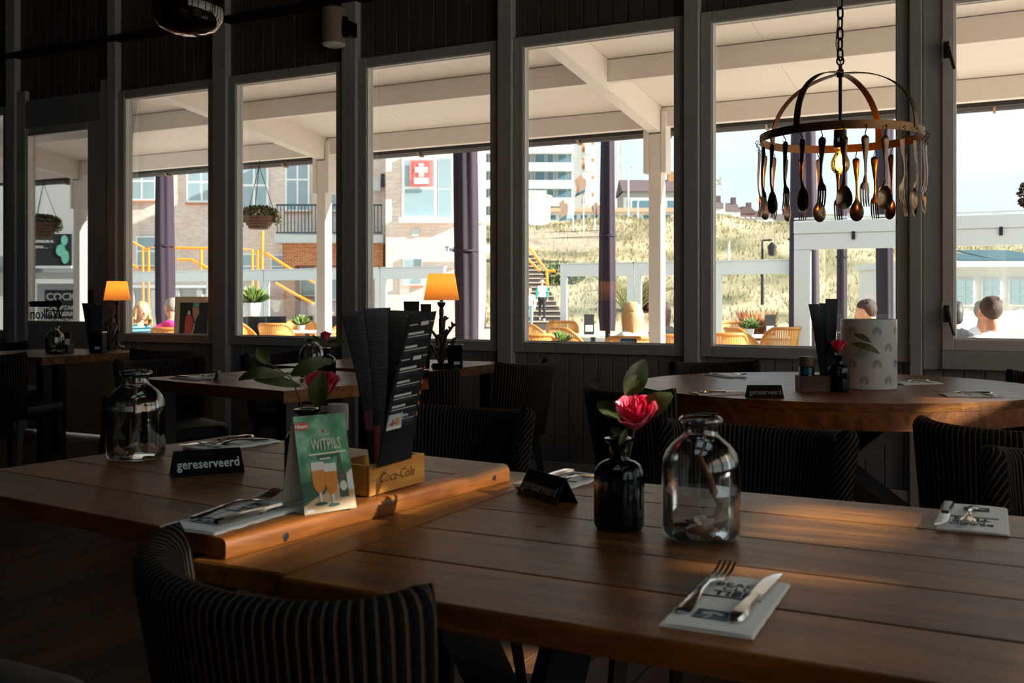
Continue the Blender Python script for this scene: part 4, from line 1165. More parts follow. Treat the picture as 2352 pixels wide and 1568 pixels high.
# ---------------------------------------------------------------- oval table centre: bucket, menus, caddy
M_bucket = mat('bucket_grey_white', (196, 200, 198), .3, .0, vary=.05, scale=8)
M_motif = mat('bucket_shell_motif', (126, 130, 128), .35)
bk = thing('ice_bucket', 'pale cylindrical ice bucket with shell motifs on the oval table', 'bucket', (-.580, 4.330, T_MID))
R_, Hb = .110, .284
MB().lathe([(0, .004), (R_ - .004, .0), (R_, .004), (R_, Hb), (R_ - .004, Hb), (R_ - .004, .008), (0, .008)], 56).build('bucket_shell', M_bucket, bk, smooth=40)
k = 0
for row in range(4):
    for col in range(7):
        a0 = 2 * PI * (col + .5 * (row % 2)) / 7 + .2; zc = .045 + row * .066
        mb = MB()
        for w in range(15):
            b0 = PI * (-.32 + 1.64 * w / 15); b1 = b0 + PI * .065
            pts = []
            for (rr, bb) in ((.001, (b0 + b1) / 2), (.019, b0), (.019, b1)):
                aa = a0 + rr * math.cos(bb) / R_; zz = zc + rr * math.sin(bb) - .008
                pts.append((math.cos(aa) * (R_ + .0005), math.sin(aa) * (R_ + .0005), zz))
            mb.add(pts, [(0, 1, 2)])
        mb.build('shell_motif', M_motif, bk, fix=False)
M_caddy = wood('caddy_wood', (58, 30, 16), (96, 54, 28), .5, 'X', 8.0, .1)
cd = thing('condiment_caddy', 'dark wooden condiment box on the oval table, left of the rose', 'caddy', (-.745, 4.10, T_MID), .45)
MB().bbox(-.075, .075, -.045, -.037, 0, .062, .001).build('front_board', M_caddy, cd)
MB().bbox(-.075, .075, .037, .045, 0, .062, .001).build('back_board', M_caddy, cd)
for s in (-1, 1): MB().bbox(s * .071 - .004, s * .071 + .004, -.0365, .0365, 0, .062, .001).build('side_board', M_caddy, cd)
MB().bbox(-.0665, .0665, -.0365, .0365, 0, .006, .001).build('bottom_board', M_caddy, cd)
cj = thing('sugar_jar', 'small jar with a brown lid in the oval table caddy', 'jar', (-.782, 4.085, T_MID + .0065))
MB().lathe([(0, 0), (.028, 0), (.030, .004), (.030, .085), (.026, .092), (0, .092)], 24).build('jar_body', M_blueglass, cj, smooth=40)
MB().lathe([(0, .0925), (.029, .0925), (.030, .096), (.030, .128), (.028, .131), (0, .131)], 24).build('jar_lid', mat('lid_brown', (84, 74, 66), .5), cj, smooth=40)
G2 = 'dark menus on the oval table'
D0 = 4.06
menu('dark menu leaning left on the oval table', (at(1886, 880, D0), at(1897, 882, D0 + .05), at(1857, 698, D0), at(1881, 698, D0 + .05)), M_menu, None, .003, G2)
menu('teal edged menu upright between the dark ones on the oval table', (at(1893, 880, D0 - .02), at(1904, 884, D0 + .02), at(1882, 696, D0 - .02), at(1901, 697, D0 + .03)), M_teal, None, .003, G2)
menu('tallest dark menu on the oval table', (at(1897, 882, D0 - .04), at(1911, 884, D0), at(1896, 686, D0 - .04), at(1924, 686, D0)), M_menu, None, .003, G2)

# ---------------------------------------------------------------- lamps, coral, tins, caddies by the window wall
def shade_mat():
    m, n, l, b = base_mat('lampshade_linen')
    n.remove(b); out = n['Material Output']
    tc = n.new('ShaderNodeTexCoord'); ns = n.new('ShaderNodeTexNoise'); ns.inputs['Scale'].default_value = 90
    mx = n.new('ShaderNodeMixRGB'); mx.inputs['Color1'].default_value = lin((236, 196, 130)) + (1,); mx.inputs['Color2'].default_value = lin((246, 214, 156)) + (1,)
    l.new(tc.outputs['Object'], ns.inputs['Vector']); l.new(ns.outputs['Fac'], mx.inputs[0])
    d = n.new('ShaderNodeBsdfDiffuse'); t = n.new('ShaderNodeBsdfTranslucent'); ms = n.new('ShaderNodeMixShader'); ms.inputs[0].default_value = .5
    l.new(mx.outputs[0], d.inputs[0]); l.new(mx.outputs[0], t.inputs[0]); l.new(d.outputs[0], ms.inputs[1]); l.new(t.outputs[0], ms.inputs[2]); l.new(ms.outputs[0], out.inputs[0])
    return m
M_shade = shade_mat()
M_candle = mat('lamp_bronze', (74, 48, 32), .4, .5, vary=.2)
M_bulb = emit('warm_bulb', (255, 176, 84), 3.0)
def table_lamp(lab, loc):
    t = thing('table_lamp', lab, 'lamp', loc, 0, 'table lamps with fabric shades')
    MB().lathe([(0, 0), (.055, 0), (.058, .008), (.045, .018), (.018, .026), (.013, .04), (.016, .055), (.013, .07), (0, .07)], 20).build('base', M_candle, t, smooth=40)
    MB().lathe([(0, .0705), (.014, .0705), (.015, .26), (.012, .262), (.011, .278), (.013, .285), (.013, .31), (.009, .32), (.02, .335), (.024, .352), (0, .352)], 18).build('stem', M_candle, t, smooth=40)
    MB().lathe([(.098, .362), (.097, .362), (.072, .505), (.073, .505)], 40).build('shade', M_shade, t, smooth=60)
    MB().lathe([(0, .353), (.009, .353), (.009, .395), (0, .395)], 10).build('socket', M_candle, t, smooth=40)
    MB().ball((0, 0, .425), .022, .022, .028, 14, 10).build('bulb', M_bulb, t, smooth=True)
    ld = bpy.data.lights.new('lamp_glow', 'POINT'); ld.energy = .30; ld.color = (1, .40, .08); ld.shadow_soft_size = .025
    lo = bpy.data.objects.new('lamp_glow', ld); COL.objects.link(lo); lo.parent = t; lo.location = (0, 0, .462)
    return t
L1 = at(1014, 690, 5.42); L2 = at(269, 690, 7.55)
table_lamp('lit table lamp with fabric shade in front of the purple umbrella, right of the menus', (L1.x, L1.y, T_MID))
table_lamp('lit table lamp with fabric shade at the far left, beside the door', (L2.x, L2.y, T_MID))
M_coral = mat('coral_bronze', (82, 62, 50), .4, .2, vary=.3, scale=60, bump=.3)
def coral(lab, loc, seed):
    rnd = random.Random(seed)
    t = thing('coral_ornament', lab, 'ornament', loc, 0, 'branching coral ornaments')
    MB().bbox(-.035, .035, -.03, .03, 0, .03, .003).build('base_block', M_leg, t)
    for k in range(6):
        a = 2 * PI * k / 6 + rnd.uniform(-.3, .3); out = .02 + .045 * (k % 3)
        h = (.28, .16, .22, .12, .19, .24)[k]
        P = [Vector((0, 0, .028)), Vector((math.cos(a) * out * .3, math.sin(a) * out * .3, h * .4)), Vector((math.cos(a) * out, math.sin(a) * out, h * .75)), Vector((math.cos(a + .3) * out * 1.25, math.sin(a + .3) * out * 1.25, h))]
        b = MB(); b.tube(P, [.011, .011, .009, .006], 7)
        for j in range(9):
            f = rnd.uniform(.15, 1); i = min(2, int(f * 3)); p = P[i].lerp(P[i + 1], f * 3 - i)
            d = Vector((rnd.uniform(-1, 1), rnd.uniform(-1, 1), rnd.uniform(.1, 1))).normalized()
            b.tube([p, p + d * .018, p + d * .026], [.007, .006, .0045], 6)
        b.build('coral_branch', M_coral, t, smooth=50)
    return t
c1 = at(1012, 690, 5.28); coral('knobbly coral ornament beside the lamp right of the menus', (c1.x, c1.y, T_MID), 3)
c2 = at(252, 690, 7.3); coral('knobbly coral ornament beside the lamp at the far left', (c2.x, c2.y, T_MID), 5)
def tin(lab, loc, s=1.0):
    t = thing('black_tin', lab, 'tin', loc, YAW, 'black tins by the lamps')
    MB().bbox(-.033 * s, .033 * s, -.033 * s, .033 * s, 0, .105 * s, .003).build('tin_body', M_blackcard, t)
    MB().bbox(-.034 * s, .034 * s, -.034 * s, .034 * s, .1055 * s, .112 * s, .002).build('tin_lid', M_silver, t)
    MB().box(-.006 * s, .022 * s, -.0345 * s, -.0338 * s, .02 * s, .035 * s).build('tin_label', M_print, t)
    return t
b1 = at(1046, 690, 5.30); tin('black tin right of the lit lamp by the purple umbrella', (b1.x, b1.y, T_MID), 1.15)
b2 = at(226, 690, 6.9); tin('black tin with a pale label on the far left table', (b2.x, b2.y, T_MID), 1.3)
p2 = at(208, 690, 7.0)
D1 = 7.0
def fan(lab, px, d, w, top, lean, g):
    bz = T_MID + .005
    by = 690 + (EYE - bz) * FPX / d
    return menu(lab, (at(px - w / 3, by, d), at(px + w / 3, by, d + .04), at(px - w / 2 + lean, top, d), at(px + w / 2 + lean, top, d + .05)), M_menu, None, .004, g)
fan('dark menu at the far left table leaning left', 215, 6.96, 30, 696, -12, 'menus on the far left table')
fan('dark menu at the far left table leaning right', 222, 6.92, 30, 700, -2, 'menus on the far left table')
# menus standing beside the lamp on the wall table (only their tops show over the front menus)
fan('dark menu with a palm print behind the front menus, left of the lamp', 945, 5.15, 36, 692, 0, 'menus on the lamp table')
fan('plain dark menu standing nearest the lamp stem', 978, 5.2, 24, 698, 0, 'menus on the lamp table')
wt = thing('menu_block', 'dark wooden caddy with a white candle on the far left table', 'caddy', (p2.x - .16, p2.y - .12, T_MID), YAW)
MB().bbox(-.075, .075, -.05, .05, 0, .055, .002).build('block_body', M_leg, wt)
MB().bbox(-.06, .06, .02, .045, .0555, .14, .002).build('block_back', M_leg, wt)
MB().lathe([(0, .056), (.025, .056), (.026, .09), (.024, .094), (0, .094)], 18, (.045, -.015, 0)).build('candle', M_cardback, wt, smooth=40)

# ---------------------------------------------------------------- cutlery chandelier
M_brass = mat('aged_brass', (120, 88, 56), .38, .85, vary=.25, scale=30)
M_iron = mat('dark_iron', (36, 28, 24), .45, .7, vary=.2)
M_oldsilver = mat('old_silver', (126, 104, 84), .24, .95, vary=.2, scale=80, bump=.05)
M_black = mat('socket_black', (12, 13, 16), .35)
CC = at(1930, 690, 3.23)
RZ = 1.655
ch = thing('cutlery_chandelier', 'round brass chandelier hung with spoons and forks around one bare bulb', 'chandelier', (CC.x, CC.y, RZ), YAW)
R = .25
ring = MB(); seg = 64
ring.loft([[((R + a) * math.cos(2 * PI * k / seg), (R + a) * math.sin(2 * PI * k / seg), z) for k in range(seg)] for a, z in ((0, -.013), (.003, -.013), (.003, .013), (0, .013), (0, -.013))], caps=False)
ring.build('hoop', M_brass, ch, smooth=30)
for k, an in enumerate((math.radians(-48), math.radians(42))):
    rows = []
    for i in range(29):
        t = PI * i / 28
        r = (R + .004) * math.cos(t); z = .205 * math.sin(t) ** .85
        tw = .011
        rows.append([(math.cos(an) * r - math.sin(an) * w, math.sin(an) * r + math.cos(an) * w, z + k * .003) for w in (-tw, 0, tw)])
    MB().sheet(rows, .003).build('arch_strap', M_brass, ch, smooth=40)
MB().cyl(0, 0, .035, .235, .0055, seg=10).build('centre_rod', M_iron, ch, smooth=40)
MB().cyl(0, 0, .195, .218, .011, seg=12).build('rod_collar', M_iron, ch, smooth=40)
MB().tube([(math.cos(a) * .011, 0, .247 + math.sin(a) * .013) for a in [2 * PI * k / 16 for k in range(16)]], .003, 6, closed=True).build('hanging_eye', M_iron, ch, smooth=True)
so = MB().lathe([(0, .036), (.010, .036), (.019, .028), (.020, .020), (.020, -.004), (.021, -.006), (.021, -.030), (.0205, -.034), (0, -.034)], 24).build('bulb_socket', M_black, ch, smooth=40)
ring2 = []
for v in (-.0155, -.0035):
    ring2.append([(math.sin(a) * .0213, -math.cos(a) * .0213, v) for a in [-.75 + 1.5 * i / 8 for i in range(9)]])
MB().sheet(ring2, .0004).build('socket_label', M_cardback, so, smooth=True)
lettering('label_mark', 'CE', .008, M_blackcard, so, Matrix.Translation((.006, -.0214, -.0125)), .0003)
M_amberglass = glass_mat('amber_bulb_glass', (255, 206, 120))
MB().lathe([(0, -.0345), (.013, -.0345), (.0145, -.045), (.022, -.060), (.0285, -.075), (.030, -.088), (.0265, -.103), (.017, -.114), (0, -.118)], 28).build('bulb_glass', pane_mat('bulb_thin_glass', (1.0, .72, .32), .06), ch, smooth=True)
M_fil = emit('glowing_filament', (255, 170, 70), 40.0)
for k in range(6):
    a = 2 * PI * k / 6
    MB().tube([(math.cos(a) * .004, math.sin(a) * .004, -.056), (math.cos(a) * .013, math.sin(a) * .013, -.085), (math.cos(a + .5) * .006, math.sin(a + .5) * .006, -.10)], .0021, 5).build('filament', M_fil, ch)
ld = bpy.data.lights.new('bulb_glow', 'POINT'); ld.energy = .4; ld.color = (1, .55, .2); ld.shadow_soft_size = .02
lo = bpy.data.objects.new('bulb_glow', ld); COL.objects.link(lo); lo.parent = ch; lo.location = (0, 0, -.082)
ME_SPOON2 = spoon_mb().mesh('hanging_spoon', M_oldsilver, 50)
ME_FORK2 = fork_mb().mesh('hanging_fork', M_oldsilver, 50)
hk = MB(); hk.tube([(0, 0, .012), (.0, .006, .017), (0, .010, .010), (0, .003, .0), (0, -.004, -.008), (0, .001, -.015), (0, .006, -.011)], .0013, 6)
ME_HOOK = hk.mesh('hook', M_iron, 60)
NC = 26
for k in range(NC):
    a = 2 * PI * (k + .35) / NC
    nm, me = (('hanging_spoon', ME_SPOON2), ('hanging_fork', ME_FORK2))[k % 2]
    px_, py_ = math.cos(a) * (R + .004), math.sin(a) * (R + .004)
    o = link(nm, me, ch, (px_, py_, -.034), (-PI / 2 - .03, random.uniform(-.02, .02), a - PI / 2 + random.uniform(-.35, .35)))
    o.scale = (1.15, 1.10, 1.0)
    hkO = link('hook', ME_HOOK, o, (0, -.012, .002), (PI / 2, 0, 0))
zc = .262
for k in range(38):
    l = MB(); pts = []
    for i in range(16):
        b = 2 * PI * i / 16
        pts.append((math.cos(b) * .0095, 0, math.sin(b) * .0135 + math.copysign(.006, math.sin(b)) if abs(math.sin(b)) > .01 else 0))
    if k == 0:
        ME_LINK = MB().tube(pts, .0032, 6, closed=True).mesh('chain_link', M_iron, 60)
    link('chain_link', ME_LINK, ch, (0, 0, zc + .006), (0, 0, (k % 2) * PI / 2 + .35)); zc += .0335
    if RZ + zc > 4.17: break
cbp = [(.006, 0, .22), (-.012, .004, .30)] + [(-.010 + .006 * math.sin(i * 1.3), .006, .30 + i * .09) for i in range(1, 9)] + [(0, 0, 4.19 - RZ)]
MB().tube(cbp, .0028, 6).build('power_cable', M_cardback, ch, smooth=True)

# ---------------------------------------------------------------- glass pendant upper left, loudspeaker on the wall
PC = at(432, 690, 3.1)
pd = thing('glass_pendant', 'smoked glass pendant lamp hanging at the upper left', 'lamp', (PC.x, PC.y, 1.955))
M_smoke = glass_mat('smoked_glass', (150, 120, 92))
MB().lathe([(0, 0), (.05, .004), (.085, .018), (.104, .045), (.108, .08), (.108, .30), (.09, .36), (.04, .39), (.04, .388), (.088, .357), (.105, .30), (.105, .08), (.101, .047), (.083, .021), (.05, .0075), (0, .004)], 40).build('glass_dome', M_smoke, pd, smooth=50)
MB().lathe([(0, .06), (.06, .065), (.075, .09), (.075, .33), (0, .345)], 24).build('inner_shade', M_iron, pd, smooth=40)
MB().lathe([(0, .392), (.045, .392), (.045, .43), (.01, .45), (0, .45)], 20).build('top_cap', M_iron, pd, smooth=40)
MB().cyl(0, 0, .45, 4.19 - 1.955, .004, seg=8).build('cord', M_iron, pd)
SPK = at_y(768, 690, 5.66)
sp = thing('wall_speaker', 'pale round loudspeaker fixed high on the window wall', 'speaker', (SPK.x, 5.655, 2.9))
M_spk = mat('speaker_plastic', (150, 132, 118), .5)
MB().lathe([(0, .022), (.078, .022), (.085, .03), (.085, .26), (.07, .275), (0, .275)], 32).build('speaker_body', M_spk, sp, smooth=40)
MB().lathe([(0, 0), (.05, .002), (.075, .012), (.082, .0215), (0, .0215)], 32).build('speaker_grille', M_sash, sp, smooth=40)
MB().bbox(.086, .11, -.02, .02, .06, .2, .003).build('speaker_bracket', M_iron, sp)
MB().bbox(.10, .115, -.03, .117, .08, .18, .003).build('wall_plate', M_iron, sp)
# ================================================================ OUTSIDE
M_terrace = mat('terrace_paving', (208, 196, 184), .9, vary=.08, scale=1.5)
M_sandg = mat('beach_sand', (190, 172, 150), .95, vary=.1, scale=.6)
tag(MB().box(-45, 40, 5.95, 26, GZ - .2, GZ).build('ground_terrace', M_terrace), kind='structure')
tag(MB().box(-120, 200, 26, 320, GZ - .25, GZ - .02).build('ground_sand', M_sandg), kind='structure')
tag(MB().box(2.34, 40, -20, 5.94, GZ - .2, GZ).build('ground_side', M_terrace), kind='structure')
tag(MB().box(-45, 40, -60, -2.75, GZ - .2, GZ - .01).build('ground_back', M_terrace), kind='structure')

def cf(px, d): return (px - 1176.0) / FPX * d                 # metres right of the view axis
def hz(py, d): return EYE + (690.0 - py) / FPX * d            # height
def base_at(px, d, z=None):
    p = at(px, 690, d); return (p.x, p.y, GZ if z is None else z)
def far(name, lab, cat, d, px, group=None, z=None):
    """an Empty at px / distance d, its own X pointing right across the view and Y away from it"""
    return thing(name, lab, cat, base_at(px, d, z), YAW, group)
def fbox(name, m, par, px0, px1, py0, py1, d, P, y0=0.0, y1=.1):
    """box seen at pixels px0..px1 / py0(top)..py1(bottom) at distance d, in parent P = (px, d, z) coordinates"""
    ox = cf(P[0], P[1]); oz = P[2]
    return MB().box(cf(px0, d) - ox, cf(px1, d) - ox, d - P[1] + y0, d - P[1] + y1, hz(py1, d) - oz, hz(py0, d) - oz).build(name, m, par)

M_alu = mat('screen_white', (222, 228, 228), .45, vary=.03)
M_clear = pane_mat('screen_glass', (.95, .97, .97), .05)
M_clip = mat('clip_black', (30, 30, 32), .5)
# ---------------------------------------------------------------- low glass windscreens at the back of the terrace
def screen(lab, x0, x1, Y, z1, rail=.20, stile=.11, g='glazed windscreen panels'):
    t = thing('windscreen_panel', lab, 'windscreen', ((x0 + x1) / 2, Y, GZ), 0, g); h = (x1 - x0) / 2; z1 -= GZ
    MB().bbox(-h, h, -.03, .03, z1 - rail, z1, .006).build('top_rail', M_alu, t)
    MB().bbox(-h, h, -.03, .03, .05, .62, .006).build('bottom_panel', M_alu, t)
    for s in (-1, 1):
        MB().bbox(s * (h - stile / 2) - stile / 2, s * (h - stile / 2) + stile / 2, -.028, .028, .0, z1 - rail, .006).build('stile', M_alu, t)
    MB().box(-h + stile, h - stile, -.004, .004, .62, z1 - rail).build('pane', M_clear, t)
    MB().box(-h - .02, h + .02, -.05, .05, z1, z1 + .02).build('cap_strip', M_alu, t)
    return t
n = 6; a, b = -17.4, -9.15
nm = ['behind the two seated women at the left', 'left of the hanging basket', 'under the larger hanging basket', 'beside the white post under the balcony', 'below the first-aid window', 'left of the broad purple umbrella']
for k in range(n):
    screen('low white glazed windscreen ' + nm[k], a + (b - a) * k / n + .01, a + (b - a) * (k + 1) / n - .01, 15.2, 1.72)
nm = ['right of the two walkers, at the foot of the steps', 'below the palm', 'at the dune beside the large enclosure']
a, b = -6.92, -3.0
for k in range(3):
    screen('low white glazed windscreen ' + nm[k], a + (b - a) * k / 3 + .01, a + (b - a) * (k + 1) / 3 - .01, 15.2, 1.73)
# taller enclosure on the right, and the one seen through it
def enclosure(lab, x0, x1, Y, z1):
    t = thing('terrace_enclosure', lab, 'enclosure', ((x0 + x1) / 2, Y, GZ), 0, 'tall glazed terrace enclosure panels'); h = (x1 - x0) / 2; z1 -= GZ
    MB().bbox(-h, h, -.06, .06, z1 - .16, z1, .008).build('top_beam', M_alu, t)
    MB().bbox(-h, h, -.04, .04, z1 - .36, z1 - .165, .006).build('upper_panel', M_alu, t)
    for s in (-1, 1): MB().bbox(s * (h - .10) - .10, s * (h - .10) + .10, -.04, .04, 0, z1 - .365, .006).build('stile', M_alu, t)
    MB().box(-h + .2, h - .2, -.004, .004, .45, z1 - .365).build('pane', M_clear, t)
    MB().bbox(-h + .2, h - .2, -.035, .035, .0, .45, .006).build('bottom_panel', M_alu, t)
    MB().tube([(-h, -.02, z1 + .03), (h, -.02, z1 + .03)], .012, 8).build('top_cable_rail', M_alu, t)
    for s in (-.1, .75): MB().bbox(s * h - .02, s * h + .02, -.07, -.041, z1 - .25, z1 - .15, .004).build('clip', M_clip, t)
    return t
enclosure('tall white glazed enclosure panel behind the hanging cutlery', -2.62, -1.02, 12.9, 2.13)
enclosure('tall white glazed enclosure panel seen through the casement', -1.0, .62, 12.9, 2.13)
enclosure('tall white glazed enclosure panel at the right edge of the picture', .64, 2.3, 12.9, 2.13)

# ---------------------------------------------------------------- closed purple parasols
def cloth_mat(name, rgb):
    return mat(name, rgb, .85, vary=.12, scale=3, bump=.1, stretch=(4, 4, .6))
M_purple = cloth_mat('parasol_purple', (50, 38, 52))
M_pole = mat('parasol_pole', (60, 56, 60), .4, .6)
def parasol(lab, px, d, z0, z1, r, rnd):
    rn = random.Random(rnd)
    t = far('closed_parasol', lab, 'parasol', d, px, 'closed purple parasols')
    rings = []; N = 40; ph = [rn.uniform(0, 6) for _ in range(4)]
    for i in range(15):
        f = i / 14; z = z0 + (z1 - z0) * f - GZ
        rr = r * (.92 + .16 * math.sin(f * 3.0 + ph[0]) * .5 - .10 * f + (.0 if f < .95 else -.3)) * (.85 if i == 0 else 1)
        ring = []
        for k in range(N):
            a = 2 * PI * k / N
            q = rr * (1 + .10 * math.cos(7 * a + ph[1] + f * 1.2) + .05 * math.cos(3 * a + ph[2] + 2 * f))
            ring.append((math.cos(a) * q + .03 * r * math.sin(5 * f + ph[3]), math.sin(a) * q, z))
        rings.append(ring)
    MB().loft(rings).build('folded_canopy', M_purple, t, smooth=60)
    fz = z0 + (z1 - z0) * .42 - GZ
    MB().lathe([(r * 1.06, fz - .012), (r * 1.07, fz), (r * 1.06, fz + .012), (r * .9, fz + .012), (r * .9, fz - .012), (r * 1.06, fz - .012)], 30).build('tie_band', M_purple, t, smooth=60)
    MB().cyl(0, 0, .06, z1 + .12 - GZ, .03, seg=12).build('pole', M_pole, t, smooth=40)
    MB().lathe([(0, 0), (.35, 0), (.36, .03), (.30, .07), (.06, .09), (0, .09)], 28).build('base', M_pole, t, smooth=40)
    return t
parasol('closed purple parasol between the two women and the chalkboard', 378, 14.2, .75, 3.5, .132, 1)
parasol('broad closed purple parasol behind the lit lamp', 1070, 11.0, .50, 3.3, .135, 2)
parasol('closed purple parasol left of the blonde woman', 1396, 11.6, .78, 3.4, .095, 3)
parasol('wide closed purple parasol behind the left side of the cutlery chandelier', 1846, 14.8, .4, 4.3, .215, 4)
parasol('slim closed parasol far behind the bare bulb', 1934, 18.0, .4, 4.0, .105, 5)
parasol('closed dark parasol behind the right side of the cutlery chandelier', 2033, 15.0, .4, 4.3, .135, 6)

# ---------------------------------------------------------------- hanging baskets
M_wicker = mat('basket_wicker', (112, 84, 70), .8, vary=.35, scale=70, bump=.4)
M_green1 = mat('foliage_green', (64, 84, 34), .6, vary=.5, scale=30)
M_green2 = mat('foliage_bronze', (104, 62, 44), .6, vary=.5, scale=30)
def leaf_cloud(mb, c, rx, ry, rz, n, s, rn):
    for _ in range(n):
        d = Vector((rn.gauss(0, 1), rn.gauss(0, 1), rn.gauss(0, 1))).normalized() * rn.uniform(.45, 1.0) ** .5
        p = Vector((c[0] + d.x * rx, c[1] + d.y * ry, c[2] + d.z * rz))
        a = Vector((rn.uniform(-1, 1), rn.uniform(-1, 1), rn.uniform(-1, 1))).normalized(); b = a.orthogonal().normalized(); q = s * rn.uniform(.6, 1.3)
        mb.cur = rn.randint(0, 1) if rn.random() < .6 else 0
        mb.add([p - a * q, p + b * q * .5, p + a * q, p - b * q * .5], [(0, 1, 2, 3)])
def basket(lab, px, d, rim_y, bot_y, rpx, seed, ztop):
    rn = random.Random(seed)
    t = far('hanging_basket', lab, 'basket', d, px, 'hanging flower baskets', hz(bot_y, d))
    r = rpx / FPX * d; h = (bot_y - rim_y) / FPX * d
    MB().lathe([(0, 0), (r * .48, 0), (r * .55, h * .1), (r, h), (r * .95, h), (r * .5, h * .15), (0, h * .15)], 28).build('wicker_bowl', M_wicker, t, smooth=40)
    for k in range(4):
        zz = h * (.12 + .22 * k)
        MB().tube([(math.cos(a) * r * (.56 + .45 * (zz / h - .1) * 1.1), math.sin(a) * r * (.56 + .45 * (zz / h - .1) * 1.1), zz + .005 * math.sin(9 * a)) for a in [2 * PI * i / 36 for i in range(36)]], .006, 5, closed=True).build('woven_band', M_wicker, t)
    mb = MB(); leaf_cloud(mb, (0, 0, h + r * .18), r * 1.15, r * 1.15, r * .42, 900, .022, rn)
    leaf_cloud(mb, (-r * 1.15, 0, h * .5), r * .25, r * .4, h * .7, 140, .022, rn); leaf_cloud(mb, (r * 1.0, 0, h * .75), r * .25, r * .4, h * .4, 110, .02, rn)
    tag(mb.build('foliage', [M_green1, M_green2], t, fix=False), kind='stuff')
    top = ztop - hz(bot_y, d)
    for k in range(3):
        a = 2 * PI * k / 3 + .5
        MB().tube([(math.cos(a) * r * .95, math.sin(a) * r * .95, h), (0, 0, top - .06)], .004, 5).build('chain', M_pole, t)
    MB().tube([(0, 0, top - .06), (0, 0, top - .02), (.012, 0, top)], .005, 6).build('hook', M_pole, t)
    return t
basket('hanging flower basket in front of the brick balcony', 595, 11.25, 497, 526, 41, 1, 2.70)
basket('hanging flower basket seen through the door at the far left', 99, 12.9, 512, 546, 34, 2, 2.70)
basket('hanging basket at the right edge outside the casement', 2402, 7.6, 430, 470, 44, 3, 2.70)

# ---------------------------------------------------------------- terrace furniture
M_cane = mat('cane_yellow', (224, 164, 84), .6, vary=.2, scale=60)
M_caned = mat('cane_frame', (196, 128, 58), .5, vary=.2, scale=40)
def wicker_proto():
    t = thing('wicker_chair', 'x', 'chair', (0, 0, 0), 0, 'yellow wicker terrace chairs')
    W, H0, H1 = .26, .45, .88
    def P(u, z):                     # back and arms wrap round the seat
        a = u * math.radians(105); s = .88 + .12 * (z - .3) / .6
        return Vector((W * math.sin(a) * s, -.24 * math.cos(a) * s - .10 * max(0, z - .45), z))
    def top(u): return H1 - .24 * max(0, abs(u) - .45) ** 1.3 * 1.8
    NS = 34; mb_l = []
    for k in range(NS + 1):
        u = -1 + 2 * k / NS; zt = top(u)
        a, b = P(u - .022, H0 - .06), P(u + .022, H0 - .06); c, d = P(u + .022, zt - .02), P(u - .022, zt - .02)
        m1, m2 = P(u - .022, (zt + H0) / 2), P(u + .022, (zt + H0) / 2)
        MB().sheet([[a, b], [m1, m2], [d, c]], .008).build('cane_strip', M_cane, t)
    fr = MB(); fr.tube([P(-1 + 2 * i / 30, top(-1 + 2 * i / 30)) for i in range(31)], .021, 8); fr.build('top_roll', M_caned, t, smooth=60)
    w = MB()
    for zz in (.50, .58, .66, .74):
        w.tube([P(u, zz) * 1.0 + Vector((0, 0, .004 * math.sin(40 * u))) for u in [-.75 + 1.5 * i / 24 for i in range(25)]], .006, 5)
    w.build('woven_rows', M_caned, t)
    MB().lathe([(0, .40), (.235, .40), (.255, .42), (.25, .45), (.2, .46), (0, .462)], 28).build('seat', M_cane, t, smooth=40)
    for s in (-1, 1):
        MB().tube([(s * .23, .18, 0), (s * .225, .17, .42), P(s, top(s))], .016, 7).build('leg', M_caned, t)
        MB().tube([(s * .20, -.24, 0), (s * .19, -.19, .42)], .016, 7).build('leg', M_caned, t)
    return t
wk = wicker_proto(); wk_first = True
def wchair(lab, px, d, face):
    """face: direction the sitter looks, degrees clockwise from straight away (0 = away from camera, 90 = right)"""
    global wk_first
    rz = YAW - math.radians(face); loc = base_at(px, d)
    if wk_first:
        wk.location = loc; wk.rotation_euler = (0, 0, rz); wk['label'] = lab; wk_first = False; return wk
    return dup(wk, loc, rz, lab)
wchair('yellow wicker chair with its back to the window, under the larger basket', 638, 15.0, 10)
wchair('yellow wicker chair facing the window, left of the white canopy post', 690, 16.4, 170)
wchair('yellow wicker chair seen side on, left of the hanging basket stem', 568, 15.3, 100)
wchair('yellow wicker chair just right of the white post under the balcony', 760, 14.6, -80)
wchair('yellow wicker chair at the lower left corner of the fifth window', 1224, 10.4, 5)
wchair('yellow wicker chair seen side on below the walkers', 1246, 14.4, 75)
wchair('yellow wicker chair facing the window behind the terrace table', 1292, 16.2, 180)
wchair('yellow wicker chair turned right in front of the terrace table', 1312, 12.6, 60)
wchair('yellow wicker chair the blonde woman sits in', 1440, 9.6, -6)
wchair('yellow wicker chair low at the right beside the white canopy post', 1535, 10.2, 20)
wchair('yellow wicker chair at the left corner of the sixth window', 1657, 10.6, 5)
wchair('yellow wicker chair behind the plant under the large enclosure', 1690, 15.6, 170)
wchair('yellow wicker chair turned sideways left of the menu stand', 1718, 12.4, 80)
wchair('yellow wicker chair with a diamond weave right of the menu stand', 1792, 12.8, -12)
wchair('yellow wicker chair of the pink-dressed person', 400, 12.65, 0)
M_blackpl = mat('black_plastic', (30, 28, 30), .5)
def black_chair(lab, px, d, face):
    t = far('black_chair', lab, 'chair', d, px, 'black terrace chairs'); t.rotation_euler = (0, 0, YAW - math.radians(face))
    MB().bbox(-.21, .21, -.215, -.195, .46, .95, .006).build('backrest', M_blackpl, t)
    MB().bbox(-.21, .21, -.19, .21, .42, .455, .006).build('seat', M_blackpl, t)
    for sx in (-.19, .19):
        for sy in (-.19, .19): MB().bbox(sx - .012, sx + .012, sy - .012, sy + .012, 0, .418, .002).build('leg', M_blackpl, t)
